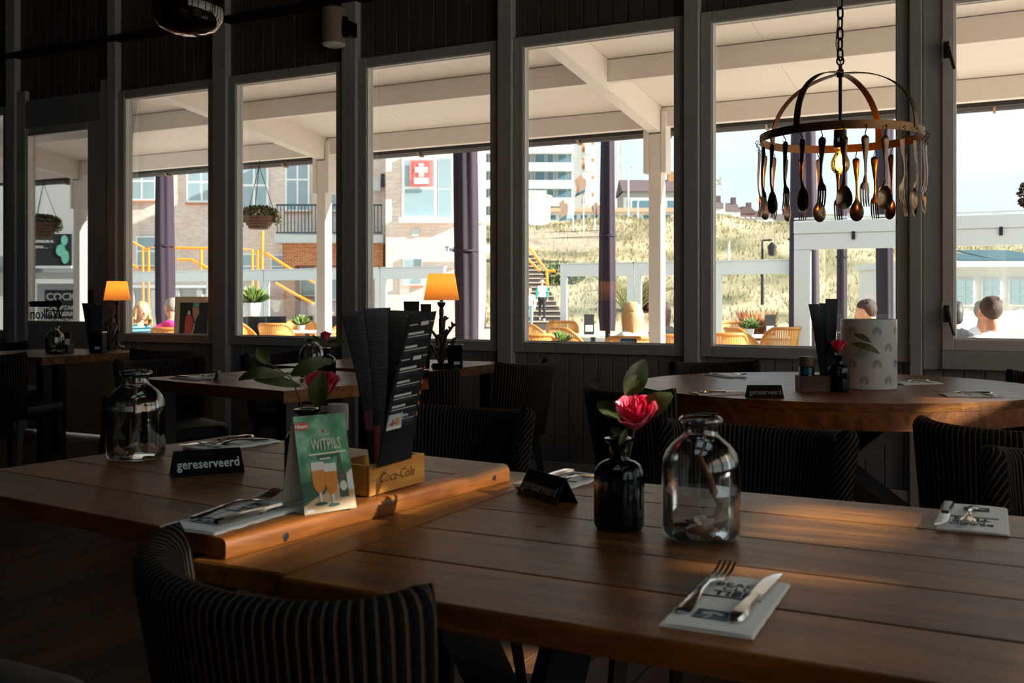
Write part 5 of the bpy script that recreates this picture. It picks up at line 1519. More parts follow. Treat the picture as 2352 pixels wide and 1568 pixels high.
for k, (px, d, w) in enumerate(((561, 17.6, 'leftmost'), (604, 17.8, 'second from the left'), (649, 18.0, 'third from the left'), (710, 18.2, 'rightmost before the post'), (768, 18.3, 'right of the white post'))):
    black_chair('black terrace chair under the balcony, ' + w, px, d, 20)
M_ttop = mat('table_stone', (196, 196, 192), .5)
def ttable(lab, px, d, L=.7):
    t = far('terrace_table', lab, 'table', d, px, 'terrace tables')
    MB().bbox(-L / 2, L / 2, -L / 2, L / 2, .73, .76, .004).build('table_top', M_ttop, t)
    MB().cyl(0, 0, .03, .728, .035, seg=12).build('column', M_pole, t)
    for k in range(4):
        a = PI / 2 * k + PI / 4
        MB().tube([(0, 0, .05), (math.cos(a) * .3, math.sin(a) * .3, .015)], .02, 6).build('foot', M_pole, t)
    return t
ttable('terrace table carrying the small menu stand', 1362, 14.0, .75)
ttable('terrace table with the potted plant under the large enclosure', 1732, 13.6, .75)
ttable('long pale terrace table under the hanging basket', 706, 15.6, .8)
ttable('pale terrace table in front of the striped-top woman', 328, 13.1, .4)
M_pot = mat('planter_pale', (206, 208, 204), .6)
def plant(lab, px, d, z, r, seed, ms=None, pot=.06, name='potted_plant'):
    rn = random.Random(seed); t = far(name, lab, 'plant', d, px, 'small potted plants', z)
    MB().lathe([(0, 0), (pot * .75, 0), (pot, pot * 1.5), (pot * .9, pot * 1.5), (pot * .7, pot * .1), (0, pot * .1)], 16).build('pot', M_pot, t, smooth=40)
    mb = MB()
    for _ in range(220):
        a = rn.uniform(0, 2 * PI); e = rn.uniform(.3, 1.5); L = r * rn.uniform(.6, 1.1)
        d_ = Vector((math.cos(a) * math.cos(e), math.sin(a) * math.cos(e), math.sin(e))); q = d_.orthogonal().normalized() * r * .07
        p = Vector((d_.x * pot * .4, d_.y * pot * .4, pot * 1.4)); mb.cur = rn.randint(0, 1)
        mb.add([p, p + d_ * L * .6 + q, p + d_ * L, p + d_ * L * .6 - q], [(0, 1, 2, 3)])
    tag(mb.build('foliage', ms or [M_green1, mat('foliage_light', (110, 132, 62), .6, vary=.3)], t, fix=False), kind='stuff')
    return t
plant('small green plant in a pot on the table under the hanging basket', 692, 15.5, .66, .17, 1)
plant('small green plant in a pot low in the fifth window', 1284, 10.6, .60, .14, 2)
plant('small green plant in a white pot left of the menu stand', 1722, 13.5, .66, .17, 3)
plant('green planter behind the black chairs', 580, 18.6, .85, .35, 4, None, .16)
plant('planter of red dry flowers behind the black chairs at the left', 534, 19.2, .9, .3, 5, [mat('dry_red', (150, 84, 66), .7, vary=.3), M_green2], .16)
M_board = mat('chalk_black', (44, 44, 46), .7, vary=.15)
M_frameW = mat('board_frame_beige', (196, 168, 140), .6)
def menu_stand(lab, px, d, z):
    t = far('menu_stand', lab, 'stand', d, px, 'small dark menu stands', z)
    MB().box(-.07, .07, -.004, .004, .0, .27).build('stand_card', M_board, t)
    MB().box(-.05, .05, -.006, -.0045, .03, .12).build('card_picture', M_foam, t)
    MB().box(-.07, .07, -.03, .03, -.008, -.0005).build('stand_foot', M_board, t)
menu_stand('small dark menu stand on the table below the dune', 1353, 13.9, .67)
menu_stand('small dark menu stand between the wicker chairs of the sixth window', 1769, 13.4, .67)
nd = far('napkin_dispenser', 'dark blue dispenser lettered BEACH in front of the blonde woman', 'dispenser', 8.2, 1443, None, .70)
MB().bbox(-.065, .065, -.05, .05, 0, .12, .004).build('dispenser_body', mat('dispenser_blue', (34, 62, 84), .5), nd)
lettering('dispenser_lettering', 'BEACH', .032, M_print, nd, Matrix.Translation((-.008, -.0505, .08)))
tb = ttable('pale table just outside the fifth window with the blue dispenser', 1443, 8.35, .55); tb['label'] = 'pale table just outside the fifth window with the blue dispenser'
tb.scale = (1, 1, .92)

# ---------------------------------------------------------------- chalkboard with drinks, far left sign boards
ab = far('chalkboard', 'beige framed chalkboard with a red bottle and cocktail drawing', 'chalkboard', 9.2, 446)
sx0, sx1, sz0, sz1 = cf(404, 9.2) - cf(446, 9.2), cf(492, 9.2) - cf(446, 9.2), 0.02, hz(681, 9.2) - GZ
tl = .10
def abp(x, z): return (x + (sz1 - z) / (sz1) * -.05 * (1 if x < 0 else -1) * 0, -.12 * (1 - z / sz1), z)
for (x0, x1, z0, z1, nme) in ((sx0, sx0 + .045, sz0, sz1, 'frame_side'), (sx1 - .045, sx1, sz0, sz1, 'frame_side'), (sx0 + .045, sx1 - .045, sz1 - .055, sz1, 'frame_top'), (sx0 + .045, sx1 - .045, sz0 + .1, sz0 + .16, 'frame_bottom')):
    mb = MB().box(x0, x1, -.02, .02, z0, z1); mb.v = [(x, y - .16 * (1 - z / sz1), z) for x, y, z in mb.v]; mb.build(nme, M_frameW, ab)
mb = MB().box(sx0 + .045, sx1 - .045, -.006, .006, sz0 + .16, sz1 - .055); mb.v = [(x, y - .16 * (1 - z / sz1), z) for x, y, z in mb.v]; mb.build('board_face', M_board, ab)
mb = MB().box(sx0, sx1, .10, .13, 0, sz1 - .05); mb.v = [(x, y + .10 * (1 - z / sz1), z) for x, y, z in mb.v]; mb.build('rear_leg_frame', M_frameW, ab)
M_chalkred = mat('chalk_red', (206, 92, 80), .8); M_chalkpink = mat('chalk_pink', (208, 140, 124), .8); M_chalkgrn = mat('chalk_green', (120, 190, 160), .8); M_chalkw = mat('chalk_white', (226, 222, 214), .8)
def chalk(name, poly, m):
    off = lambda z: -.16 * (1 - z / sz1) - .0085
    MB().add([(cf(px, 9.2) - cf(446, 9.2), off(hz(py, 9.2) - GZ), hz(py, 9.2) - GZ) for px, py in poly], [tuple(range(len(poly)))]).build(name, m, ab, fix=False)
chalk('drawn_bottle', [(427, 768), (445, 768), (446, 735), (441, 722), (431, 722), (428, 735)], M_chalkred)
chalk('drawn_bottle_cap', [(433, 721), (440, 721), (438, 713), (435, 713)], M_chalkw)
chalk('drawn_glass', [(450, 740), (460, 718), (458, 705), (444, 705), (445, 722)], M_chalkpink)
chalk('drawn_glass_rim', [(458, 704), (460, 695), (447, 694), (445, 704)], M_chalkgrn)
chalk('drawn_glass_stem', [(449, 741), (451, 741), (447, 766), (445, 766)], M_chalkw)

M_wallw = mat('white_render', (232, 234, 232), .8, vary=.03)
ww = far('white_hut', 'white rendered hut wall with menu boards, seen through the door', 'building', 15.5, 90)
P9 = (90, 15.5, GZ)
fbox('hut_wall', M_wallw, ww, -120, 238, 424, 800, 15.5, P9, 0, .25)
fbox('hut_plinth', mat('hut_grey', (178, 186, 188), .7), ww, -120, 238, 612, 626, 15.5, P9, -.05, 0)
s1 = far('menu_board', 'grey chalkboard with white lettering and a green figure on the white hut', 'board', 15.3, 105)
P8 = (105, 15.3, GZ)
bd = fbox('board_face', M_board, s1, 20, 163, 537, 610, 15.3, P8, 0, .03)
fbox('board_edge', M_alu, s1, 20, 164, 610, 616, 15.3, P8, -.02, .03)
def ftext(name, s, size, m, par, P, px, py, d, dy=-.004, **k):
    lettering(name, s, size, m, par, Matrix.Translation((cf(px, d) - cf(P[0], P[1]), d - P[1] + dy, hz(py, d) - P[2])), .003, **k)
ftext('board_lettering', 'DE GARNALEN &', .058, M_chalkw, s1, P8, 90, 557, 15.3, align='CENTER', bold=.002, xs=.95)
ftext('board_lettering', 'DE PESTO ....', .055, M_chalkw, s1, P8, 86, 570, 15.3, align='CENTER', bold=.002)
gm = MB()
for (px, py, rx, ry) in ((148, 552, 8, 12), (140, 575, 11, 14), (150, 590, 9, 16)):
    gm.add([(cf(px + rx * math.cos(a), 15.3) - cf(105, 15.3), -.005 - .001 * rx, hz(py + ry * math.sin(a), 15.3) - GZ) for a in [2 * PI * k / 14 for k in range(14)]], [tuple(range(14))])
gm.build('drawn_figure', mat('chalk_mint', (130, 214, 190), .7, vary=.3, scale=20), s1, fix=False)
s2 = far('cocktail_board', 'grey framed cocktail board with neon style lettering on the white hut', 'board', 14.6, 140)
P7 = (140, 14.6, GZ)
fbox('board_frame', mat('board_frame_grey', (196, 200, 200), .6), s2, 84, 232, 651, 770, 14.6, P7, 0, .12)
fbox('board_face', M_board, s2, 103, 222, 666, 768, 14.6, P7, -.01, -.002)
ftext('board_lettering', 'COCKTAILS', .15, M_chalkw, s2, P7, 106, 689, 14.6, -.014, align='LEFT', bold=.004)
ftext('board_lettering', 'PORNSTAR MA', .085, M_chalkw, s2, P7, 104, 711, 14.6, -.014, align='LEFT', bold=.003)
ftext('board_lettering', 'VERY BERRYLIC', .085, M_chalkw, s2, P7, 104, 725, 14.6, -.014, align='LEFT', bold=.003)
ftext('board_lettering', 'SEX ON THE BE', .075, M_chalkw, s2, P7, 104, 740, 14.6, -.014, align='LEFT', bold=.003)

# ---------------------------------------------------------------- brick building with balcony and bay
DB = 44.0
M_brick = brick_mat('pale_brick', (236, 218, 206), (218, 194, 180), (226, 220, 214))
M_brickO = brick_mat('orange_brick', (196, 128, 78), (168, 98, 52), (210, 180, 150))
M_winw = mat('window_white', (236, 240, 240), .5, vary=.02)
M_wing = mat('far_window_glass', (150, 172, 180), .12, vary=.15, scale=.8, spec=.6)
M_slab = mat('balcony_slab', (196, 204, 206), .7)
M_bluerail = mat('balcony_rail_blue', (44, 74, 88), .5)
M_orange = mat('orange_rail', (240, 142, 34), .5, vary=.08)
bb = far('brick_building', 'pale brick building with white windows, balcony and corner bay beyond the terrace', 'building', DB, 700)
PB = (700, DB, GZ)
fbox('main_wall', M_brick, bb, 200, 905, 200, 760, DB, PB, 0, 6)
fbox('bay_wall', M_brick, bb, 886, 1062, 200, 760, DB - 3.5, PB, 0, 6)
fbox('bay_side_wall', M_brick, bb, 1060, 1109, 200, 760, DB - 1.5, PB, 0, 5)
fbox('under_balcony_wall', M_brickO, bb, 662, 887, 562, 612, DB, PB, -1.1, -.02)
fbox('balcony_pier', M_brickO, bb, 664, 690, 612, 760, DB, PB, -1.1, -.02)
fbox('balcony_pier', M_brickO, bb, 845, 887, 562, 760, DB, PB, -1.0, -.02)
def bwin(px0, px1, py0, py1, d, cols=2, rows=2, lintel=True):
    w = fbox('window', M_winw, bb, px0, px1, py0, py1, d, PB, -.10, .05)
    ww_, hh_ = px1 - px0, py1 - py0; f = max(3, ww_ * .08)
    for c in range(cols):
        for r in range(rows):
            a = px0 + f + (ww_ - f) * c / cols; b = px0 + (ww_ - f) * (c + 1) / cols
            u = py0 + f + (hh_ - f) * r / rows; v = py0 + (hh_ - f) * (r + 1) / rows
            fbox('pane', M_wing, w, a, b, u, v, d, PB, -.115, -.101)
    fbox('sill', mat('sill_orange', (190, 128, 92), .7), w, px0 - 2, px1 + 2, py1, py1 + 4, d, PB, -.16, .05)
for q in ((296, 362, 370, 461), (430, 500, 370, 466), (551, 618, 370, 482), (656, 712, 340, 486), (748, 800, 340, 486)): bwin(*q, DB)
for q in ((314, 362, 542, 612), (548, 592, 582, 640), (622, 660, 584, 640), (690, 726, 588, 680), (740, 790, 590, 690)): bwin(*q, DB, 1, 2)
bwin(924, 1004, 362, 502, DB - 3.5, 1, 2)
bwin(1006, 1040, 362, 506, DB - 3.5, 1, 2); bwin(1066, 1104, 372, 512, DB - 1.5, 1, 2)
fbox('bay_cornice', M_winw, bb, 918, 1064, 500, 512, DB - 3.5, PB, -.3, .0)
bwin(926, 972, 592, 655, DB - 3.5, 1, 2)
fbox('vent_tile', M_slab, bb, 946, 962, 526, 542, DB - 3.5, PB, -.06, 0)
# first-aid sign hung in the bay window
fs = far('first_aid_sign', 'red first-aid sign with a white cross in the bay window', 'sign', DB - 3.75, 968, None, hz(428, DB - 3.75))
PF = (968, DB - 3.75, hz(428, DB - 3.75)); df = DB - 3.75
M_fared = mat('first_aid_red', (226, 128, 126), .5)
fbox('sign_panel', M_fared, fs, 941, 994, 367, 428, df, PF, 0, .03)
fbox('sign_inner', mat('first_aid_red_deep', (228, 104, 104), .5), fs, 949, 986, 371, 424, df, PF, -.02, -.001)
fbox('cross_bar', M_foam, fs, 953, 982, 384, 396, df, PF, -.04, -.021)
fbox('cross_bar', M_foam, fs, 962, 973, 376, 406, df, PF, -.042, -.0215)
fbox('sign_plate', mat('sign_pink', (240, 200, 196), .5), fs, 951, 985, 408, 423, df, PF, -.04, -.021)
# balcony
fbox('balcony_slab', M_slab, bb, 650, 890, 545, 562, DB, PB, -1.6, 0)
rl = fbox('balcony_rail', M_bluerail, bb, 652, 888, 476, 480, DB, PB, -1.5, -1.44)
fbox('balcony_rail', M_bluerail, bb, 652, 888, 538, 541, DB, PB, -1.5, -1.44)
for k in range(31): fbox('baluster', M_bluerail, bb, 654 + k * 7.7, 655.8 + k * 7.7, 480, 538, DB, PB, -1.49, -1.45)
ac = fbox('wall_box', mat('utility_box', (206, 208, 206), .5), bb, 858, 876, 414, 440, DB, PB, -.35, 0)
fbox('wall_box_dish', M_pole, bb, 878, 886, 402, 432, DB, PB, -.5, -.3)
tg = far('toilet_sign', 'white sign lettered Toiletten on the brick corner', 'sign', DB - 3.9, 1044, None, hz(578, DB - 3.9))
PT = (1044, DB - 3.9, hz(578, DB - 3.9)); dt = DB - 3.9
fbox('sign_panel', M_winw, tg, 1018, 1125, 562, 580, dt, PT, 0, .06)
ftext('sign_lettering', 'Toiletten', .28, M_navy, tg, PT, 1022, 577, dt, -.01, align='LEFT', bold=.006)
cw = far('concrete_wall', 'weathered grey concrete retaining wall behind the two seated women', 'wall', 38.0, 390)
PCW = (390, 38.0, GZ)
M_conc = mat('concrete', (160, 156, 150), .9, vary=.25, scale=1.2)
fbox('wall_slab', M_conc, cw, 280, 500, 660, 780, 38, PCW, 0, .4)
for k in range(4): fbox('wall_post', M_conc, cw, 300 + k * 52, 312 + k * 52, 656, 780, 38, PCW, -.25, 0)
fbox('wall_cap', M_slab, cw, 278, 502, 655, 661, 38, PCW, -.3, .45)
st_ = far('concrete_steps', 'broken concrete steps left of the balcony piers', 'steps', 38.0, 575)
PS = (575, 38.0, GZ)
for k, (a, b, u) in enumerate(((535, 560, 660), (556, 585, 672), (580, 610, 686), (540, 600, 700))): fbox('step', M_conc, st_, a, b, u, 780, 38, PS, -.3 * k, .4)

# orange handrails in front of the building
def rail(lab, d, px, segs, r=.05):
    t = far('orange_railing', lab, 'railing', d, px, 'orange steel handrails')
    for pts in segs:
        MB().tube([(cf(a, d) - cf(px, d), 0, hz(b, d) - GZ) for a, b in pts], r, 7).build('rail_tube', M_orange, t, smooth=60)
    return t
rail('orange handrail left of the purple parasol behind the women', 34.0, 330, [[(270, 538), (328, 568), (330, 772)], [(270, 585), (298, 586)], [(270, 590), (318, 616)], [(342, 772), (341, 568), (372, 568)], [(330, 572), (341, 572)]])
rail('orange handrail running along the brick wall to the parasol', 34.0, 450, [[(396, 569), (540, 571), (580, 573), (581, 780)], [(408, 596), (440, 596), (490, 622)], [(462, 572), (462, 620)]])
rail('orange handrail sloping down under the hanging basket', 34.0, 640, [[(594, 780), (592, 574), (612, 582), (665, 616), (740, 660)], [(633, 650), (690, 682), (765, 720)], [(603, 530), (602, 620)]])

# ---------------------------------------------------------------- steps, dune, fence, flags
DS = 42.0
sp_ = far('outdoor_steps', 'flight of dark outdoor steps the two walkers come down', 'stairs', DS, 1245, None, 0.0)
M_riser = mat('step_dark', (84, 76, 72), .9, vary=.2); M_tread = mat('step_pale', (176, 168, 160), .9, vary=.1)
for k in range(16):
    d = DS + k * .62; zt = .22 + k * .215 - .0
    x0 = cf(1196, DS) - cf(1245, DS) - .02 * k; x1 = cf(1300, DS) - cf(1245, DS) - .075 * k
    s = MB().box(x0, x1, k * .62, k * .62 + .62, zt - .9, zt).build('step', M_riser, sp_)
    MB().box(x0, x1, k * .62 - .04, k * .62 + .40, zt + .001, zt + .05).build('tread', M_tread, s)
rail('orange handrail along the outdoor steps', 43.0, 1230, [[(1196, 545), (1218, 572), (1256, 622), (1257, 655)], [(1203, 585), (1240, 622)], [(1256, 622), (1276, 622)]], .06)
M_dune = None
def dune_mat():
    m, n, l, b = base_mat('dune_grass')
    tc = n.new('ShaderNodeTexCoord'); a = n.new('ShaderNodeTexNoise'); a.inputs['Scale'].default_value = .22; a.inputs['Detail'].default_value = 8
    c = n.new('ShaderNodeValToRGB'); e = c.color_ramp.elements
    e[0].position = .36; e[0].color = lin((104, 102, 74)) + (1,); e[1].position = .66; e[1].color = lin((190, 174, 144)) + (1,)
    q = e.new(.5); q.color = lin((158, 146, 114)) + (1,)
    l.new(tc.outputs['Object'], a.inputs['Vector']); l.new(a.outputs['Fac'], c.inputs[0]); l.new(c.outputs[0], b.inputs['Base Color']); b.inputs['Roughness'].default_value = 1
    return m
M_dune = dune_mat()
def dune_z(x, d):
    t = min(1, max(0, (d - 50) / 34.0)); s = t * t * (3 - 2 * t)
    return GZ - .05 + 7.6 * s + .5 * math.sin(x * .21 + d * .13) * s + .35 * math.sin(x * .53 - d * .31) * s + (.06 * max(0, d - 84))
mb = MB(); NX, ND = 90, 60; vs_ = []
for j in range(ND):
    d = 50 + 200 * (j / (ND - 1)) ** 1.6
    for i in range(NX):
        x = -30 + 150 * i / (NX - 1)
        vs_.append((x, d, dune_z(x, d)))
mb.add(vs_, [(j * NX + i, j * NX + i + 1, (j + 1) * NX + i + 1, (j + 1) * NX + i) for j in range(ND - 1) for i in range(NX - 1)])
du = mb.build('dune_ground', M_dune, None, (0, 0, 0), (0, 0, YAW), smooth=60); tag(du, kind='structure')
rn = random.Random(11); gm = MB()
for _ in range(13000):
    d = 52 + 45 * rn.random() ** .8; x = rn.uniform(-4, .52 * d + 3)
    z = dune_z(x, d); h = rn.uniform(.14, .42)
    for k in range(2):
        dx, dy = rn.uniform(-.16, .16), rn.uniform(-.1, .1); gm.cur = rn.randint(0, 2)
        gm.add([(x - .035, d, z - .05), (x + .035, d, z - .05), (x + dx, d + dy, z + h)], [(0, 1, 2)])
gg = gm.build('dune_grass', [mat('grass_straw', (166, 152, 116), .9), mat('grass_olive', (104, 104, 66), .9), mat('grass_pale', (184, 170, 138), .9)], None, (0, 0, 0), (0, 0, YAW), fix=False)
tag(gg, 'straw coloured marram grass growing over the dune', 'grass', kind='stuff')
# dark shrubs on the dune
def bush(lab, px, d, w, h, mats, seed, blade=False):
    rn = random.Random(seed); x = cf(px, d); z = dune_z(x, d)
    t = far('dune_shrub', lab, 'shrub', d, px, 'shrubs on the dune', z)
    mb = MB()
    leaf_cloud(mb, (0, 0, h * .45), w, w * .6, h * .55, 700, .12 * max(.6, h), rn)
    tag(mb.build('foliage', mats, t, fix=False), kind='stuff')
    MB().tube([(0, 0, -.1), (.05, 0, h * .5)], .05, 6).build('stem', M_stick, t)
bush('dark green shrub on the dune above the steps', 1295, 62, 1.6, 1.3, [M_green1, mat('shrub_grey', (120, 128, 84), .8)], 1)
bush('red leaved shrub right of the palm', 1492, 56, .7, 1.6, [M_green2, mat('shrub_red', (150, 86, 60), .8)], 2)
bush('bronze leaved shrub beside the steps', 1243, 53, .9, 1.2, [M_green2, M_green1], 3)
M_picket = mat('picket_grey', (196, 182, 170), .9, vary=.2)
pf = far('picket_fence', 'weathered picket fence across the dune above the steps', 'fence', 66.0, 1300, None, 4.0)
rn = random.Random(4)
for k in range(52):
    px = 1212 + k * 3.6 ; d = 66 + .02 * k
    x = cf(px, d) - cf(1300, 66); top = hz(522 + 14 * math.sin(k * .05) - k * .12 + rn.uniform(-5, 5), d) - 4.0
    MB().box(x - .035, x + .035, d - 66 - .02, d - 66 + .02, top - 1.25, top).build('picket', M_picket, pf)
for k in (0, 1):
    MB().tube([(cf(1210, 66) - cf(1300, 66), .04, hz(535 + k * 14, 66) - 4.0), (cf(1400, 67) - cf(1300, 66), .9, hz(528 + k * 14, 67) - 4.0)], .02, 5).build('fence_wire', M_pole, pf)
def flag(lab, px, d, top, bot, x0, x1, y0, y1, seed):
    t = far('beach_flag', lab, 'flag', d, px, 'faded orange beach flags', hz(bot, d)); zb = hz(bot, d)
    MB().cyl(0, 0, 0, hz(top, d) - zb, .05, seg=8).build('flag_pole', M_alu, t)
    rows = []
    for i in range(7):
        f = i / 6; row = []
        for j in range(7):
            g = j / 6
            row.append((cf(px + (x0 + (x1 - x0) * f), d) - cf(px, d) + .15 * math.sin(3 * g), .5 * math.sin(f * 6 + seed + g), hz(y0 + (y1 - y0) * (g * (1 - .15 * f)) + 14 * f * f, d) - zb))
        rows.append(row)
    MB().sheet(rows, .02).build('flag_cloth', [mat('flag_orange', (240, 200, 178), .8, vary=.12, scale=1.5)], t, smooth=60)
    rows2 = [[(p[0] * 1.0, p[1] - .03, p[2]) for p in r[5:]] for r in rows]
    MB().sheet(rows2, .02).build('flag_hem', mat('flag_blue', (110, 150, 170), .8), t, smooth=60)
flag('faded beach flag nearest the palm and parasol, on the left pole', 1316, 70, 455, 545, -1, -32, 452, 502, 1)
flag('faded beach flag on the taller middle pole', 1340, 74, 395, 545, 12, -20, 398, 445, 2)
flag('faded beach flag partly behind the purple parasol', 1366, 72, 462, 545, 10, -8, 462, 500, 3)

# palm behind the windscreen
M_palm = mat('palm_frond', (110, 112, 48), .6, vary=.35, scale=8); M_trunk = mat('palm_trunk', (120, 92, 66), .9, vary=.3, scale=12)
pm = far('palm_tree', 'young palm with upright fronds behind the low windscreen', 'palm', 20.5, 1448)
MB().lathe([(0, 0), (.16, 0), (.14, .5), (.17, .8), (.12, .95), (0, .95)], 14).build('trunk', M_trunk, pm, smooth=40)
rn = random.Random(9)
for k in range(13):
    a = 2 * PI * k / 13 + rn.uniform(-.2, .2); L = rn.uniform(1.2, 1.7); e = rn.uniform(.85, 1.3)
    pts = [Vector((math.cos(a) * L * t * math.cos(e) * (1 + .5 * t), math.sin(a) * L * t * math.cos(e) * (1 + .5 * t), .85 + L * (t * math.sin(e) - .35 * t * t * t))) for t in [i / 10 for i in range(11)]]
    f = MB(); f.tube(pts, [.02 * (1 - .08 * i) for i in range(11)], 5)
    for i in range(2, 11):
        tn = (pts[i] - pts[i - 1]).normalized(); sd = tn.cross(Vector((0, 0, 1)))
        sd = sd.normalized() if sd.length > .05 else Vector((1, 0, 0))
        for s in (-1, 1):
            for h in (0, .5):
                p = pts[i - 1].lerp(pts[i], h); ll = .30 * math.sin(PI * (i + h) / 12)
                q = p + (sd * s * .8 + tn * .7 + Vector((0, 0, .15))).normalized() * ll; w_ = tn * .018
                f.add([p - w_, p + w_, q], [(0, 1, 2)])
    f.build('frond', M_palm, pm, fix=False)
og = far('ornamental_grass', 'clump of rust coloured grass on the sand below the dune', 'grass', 30.0, 1738)
mb = MB(); rn = random.Random(2)
for _ in range(420):
    a = rn.uniform(0, 2 * PI); o = rn.uniform(.05, .45); h = rn.uniform(.5, 1.0)
    p = Vector((math.cos(a) * o * .4, math.sin(a) * o * .4, 0)); q = Vector((math.cos(a) * o * 1.5, math.sin(a) * o * 1.5, h))
    mb.add([p + Vector((-.02, 0, 0)), p + Vector((.02, 0, 0)), p.lerp(q, .6) + Vector((.015, 0, .12)), q], [(0, 1, 2, 3)])
tag(mb.build('blades', mat('rust_grass', (186, 120, 78), .9, vary=.3), og, fix=False), kind='stuff')

# street furniture
def lamp_post(lab, px, d, top, bot, arm=14, black=False):
    t = far('street_lamp', lab, 'street lamp', d, px, 'street lamps', hz(bot, d)); zb = hz(bot, d); h = hz(top, d) - zb
    m = M_clip if black else M_alu; r = .06 if d < 60 else .09
    MB().tube([(0, 0, 0), (0, 0, h * .6), (0, 0, h)], [r, r * .8, r * .6], 8).build('mast', m, t)
    ax = arm / FPX * d
    MB().tube([(0, 0, h), (ax, 0, h + .02)], r * .6, 6).build('arm', m, t)
    if black:
        MB().lathe([(0, -.55), (.12, -.5), (.16, -.2), (.05, -.08), (0, -.05)], 10, (ax, 0, h)).build('lantern', M_clip, t)
    else:
        MB().bbox(ax * .6, ax * 1.8, -.12, .12, h - .02, h + .14, .02).build('lamp_head', m, t)
lamp_post('white street lamp in front of the grey gabled house', 1443, 95, 384, 505)
lamp_post('short white mast right of the grey house lamp', 1465, 95, 462, 505, 2)
lamp_post('white street lamp above the row of houses', 1663, 110, 417, 530, -12)
lamp_post('white stub mast at the foot of the dune in the sixth window', 1674, 60, 558, 610, 1)
lamp_post('black lantern post in front of the dune', 1751, 34, 552, 700, 22, True)

# ---------------------------------------------------------------- tower block and houses on the ridge
DT = 170.0
M_towerw = mat('tower_white', (232, 236, 236), .7); M_towerg = mat('tower_grey', (172, 172, 168), .9, vary=.1, scale=.3); M_towerglass = mat('tower_glass', (96, 128, 142), .15, vary=.2, scale=.1)
tw = far('tower_block', 'tall apartment tower with long white balconies on the ridge', 'building', DT, 1240, None, 0.0)
PW = (1240, DT, 0.0)
fbox('tower_body', M_towerg, tw, 1080, 1336, 180, 700, DT, PW, 0, 14)
fbox('tower_side', M_towerw, tw, 1336, 1374, 180, 700, DT, PW, 3, 14)
for k in range(8):
    y = 352 - 40 * (k - 2) + 80
    fbox('balcony_front', M_towerw, tw, 1080, 1316, y - 16, y, DT, PW, -1.6, -1.4)
    fbox('balcony_floor', M_towerw, tw, 1080, 1316, y, y + 2.5, DT, PW, -1.6, 0)
    for (a, b) in ((1090, 1122), (1130, 1152), (1158, 1180), (1186, 1219), (1228, 1252), (1256, 1272), (1280, 1302), (1304, 1314)):
        w = fbox('window', M_winw, tw, a, b, y - 38, y - 14, DT, PW, -.15, 0)
        fbox('pane', M_towerglass, w, a + 1.2, b - 1.2, y - 36.5, y - 15, DT, PW, -.25, -.16)
    fbox('side_balcony', M_towerw, tw, 1346, 1366, y - 22, y - 4, DT, PW, 1.4, 2.9)
    for a in (1340, 1362): fbox('side_window', M_brickO, tw, a, a + 6, y - 34, y - 10, DT, PW, 2.8, 3.0)
pv = far('pavilion', 'pale round fronted pavilion at the top of the dune', 'building', 96.0, 1225, None, 6.0)
PP = (1225, 96.0, 6.0)
MB().lathe([(0, 0), (2.9, 0), (2.9, 3.4), (3.1, 3.5), (3.1, 3.7), (0, 3.7)], 28, (cf(1196, 96) - cf(1225, 96), 2.0, 1.6)).build('round_front', M_towerw, pv, smooth=40)
fbox('wing', M_towerw, pv, 1205, 1256, 432, 500, 96, PP, 2.0, 6)
for k in range(5): fbox('window', M_towerglass, pv, 1208 + k * 7, 1212 + k * 7, 458, 490, 96, PP, -1.1 + .35 * k, -.9 + .35 * k)
lw = far('promenade_building', 'long low white building with a tan roof edge on the ridge', 'building', 118.0, 1400, None, 8.0)
PL = (1400, 118.0, 8.0)
fbox('long_wall', M_towerw, lw, 1240, 1560, 486, 525, 118, PL, 0, 6)
fbox('roof_edge', mat('tan_roof_edge', (206, 168, 138), .8), lw, 1236, 1562, 478, 487, 118, PL, -.5, 6.5)
for k in range(12): fbox('window', M_towerglass, lw, 1262 + k * 24, 1276 + k * 24, 494, 507, 118, PL, -.1, 0)
M_roofd = mat('roof_slate', (96, 80, 82), .9, vary=.2, scale=1.0); M_grey = mat('house_grey', (176, 176, 172), .9, vary=.06)
def house(lab, px0, px1, eave, ridge, bot, d, mw, mr, gable=False, nwin=3):
    c = (px0 + px1) / 2; zb = dune_z(cf((px0 + px1) / 2, d), d) - .3
    t = far('ridge_house', lab, 'house', d, c, 'houses on the ridge', zb)
    w = cf(px1, d) - cf(px0, d); he = hz(eave, d) - zb; hr = hz(ridge, d) - zb; D = 8.0
    MB().box(-w / 2, w / 2, 0, D, 0, he).build('wall', mw, t)
    if gable:
        MB().prism([(-w / 2 - .3, he), (w / 2 + .3, he), (w / 2 * .2, hr), (-w / 2 * .75, hr)], -.2, D, 'XZ').build('roof', mr, t)
    else:
        MB().add([(-w / 2 - .2, -.4, he), (w / 2 + .2, -.4, he), (w / 2 + .2, D / 2, hr), (-w / 2 - .2, D / 2, hr), (w / 2 + .2, D + .4, he), (-w / 2 - .2, D + .4, he)], [(0, 1, 2, 3), (3, 2, 4, 5), (0, 3, 5), (1, 4, 2)]).build('roof', mr, t)
    MB().box(w * .2, w * .2 + .9, D / 2 - .5, D / 2 + .5, hr - .6, hr + 1.1).build('chimney', M_brickO if d < 150 else M_roofd, t)
    for k in range(nwin):
        x = -w / 2 + w * (k + .5) / nwin
        f = MB().box(x - w / nwin * .3, x + w / nwin * .3, -.12, -.005, he * .45, he * .82).build('window', M_winw, t)
        MB().box(x - w / nwin * .24, x + w / nwin * .24, -.16, -.121, he * .49, he * .78).build('pane', M_towerglass, f)
house('grey house with a dark tiled roof on the ridge, right of the parasol', 1432, 1592, 440, 405, 482, 135, M_grey, M_roofd, False, 2)
DH = 190.0
DH = 190.0
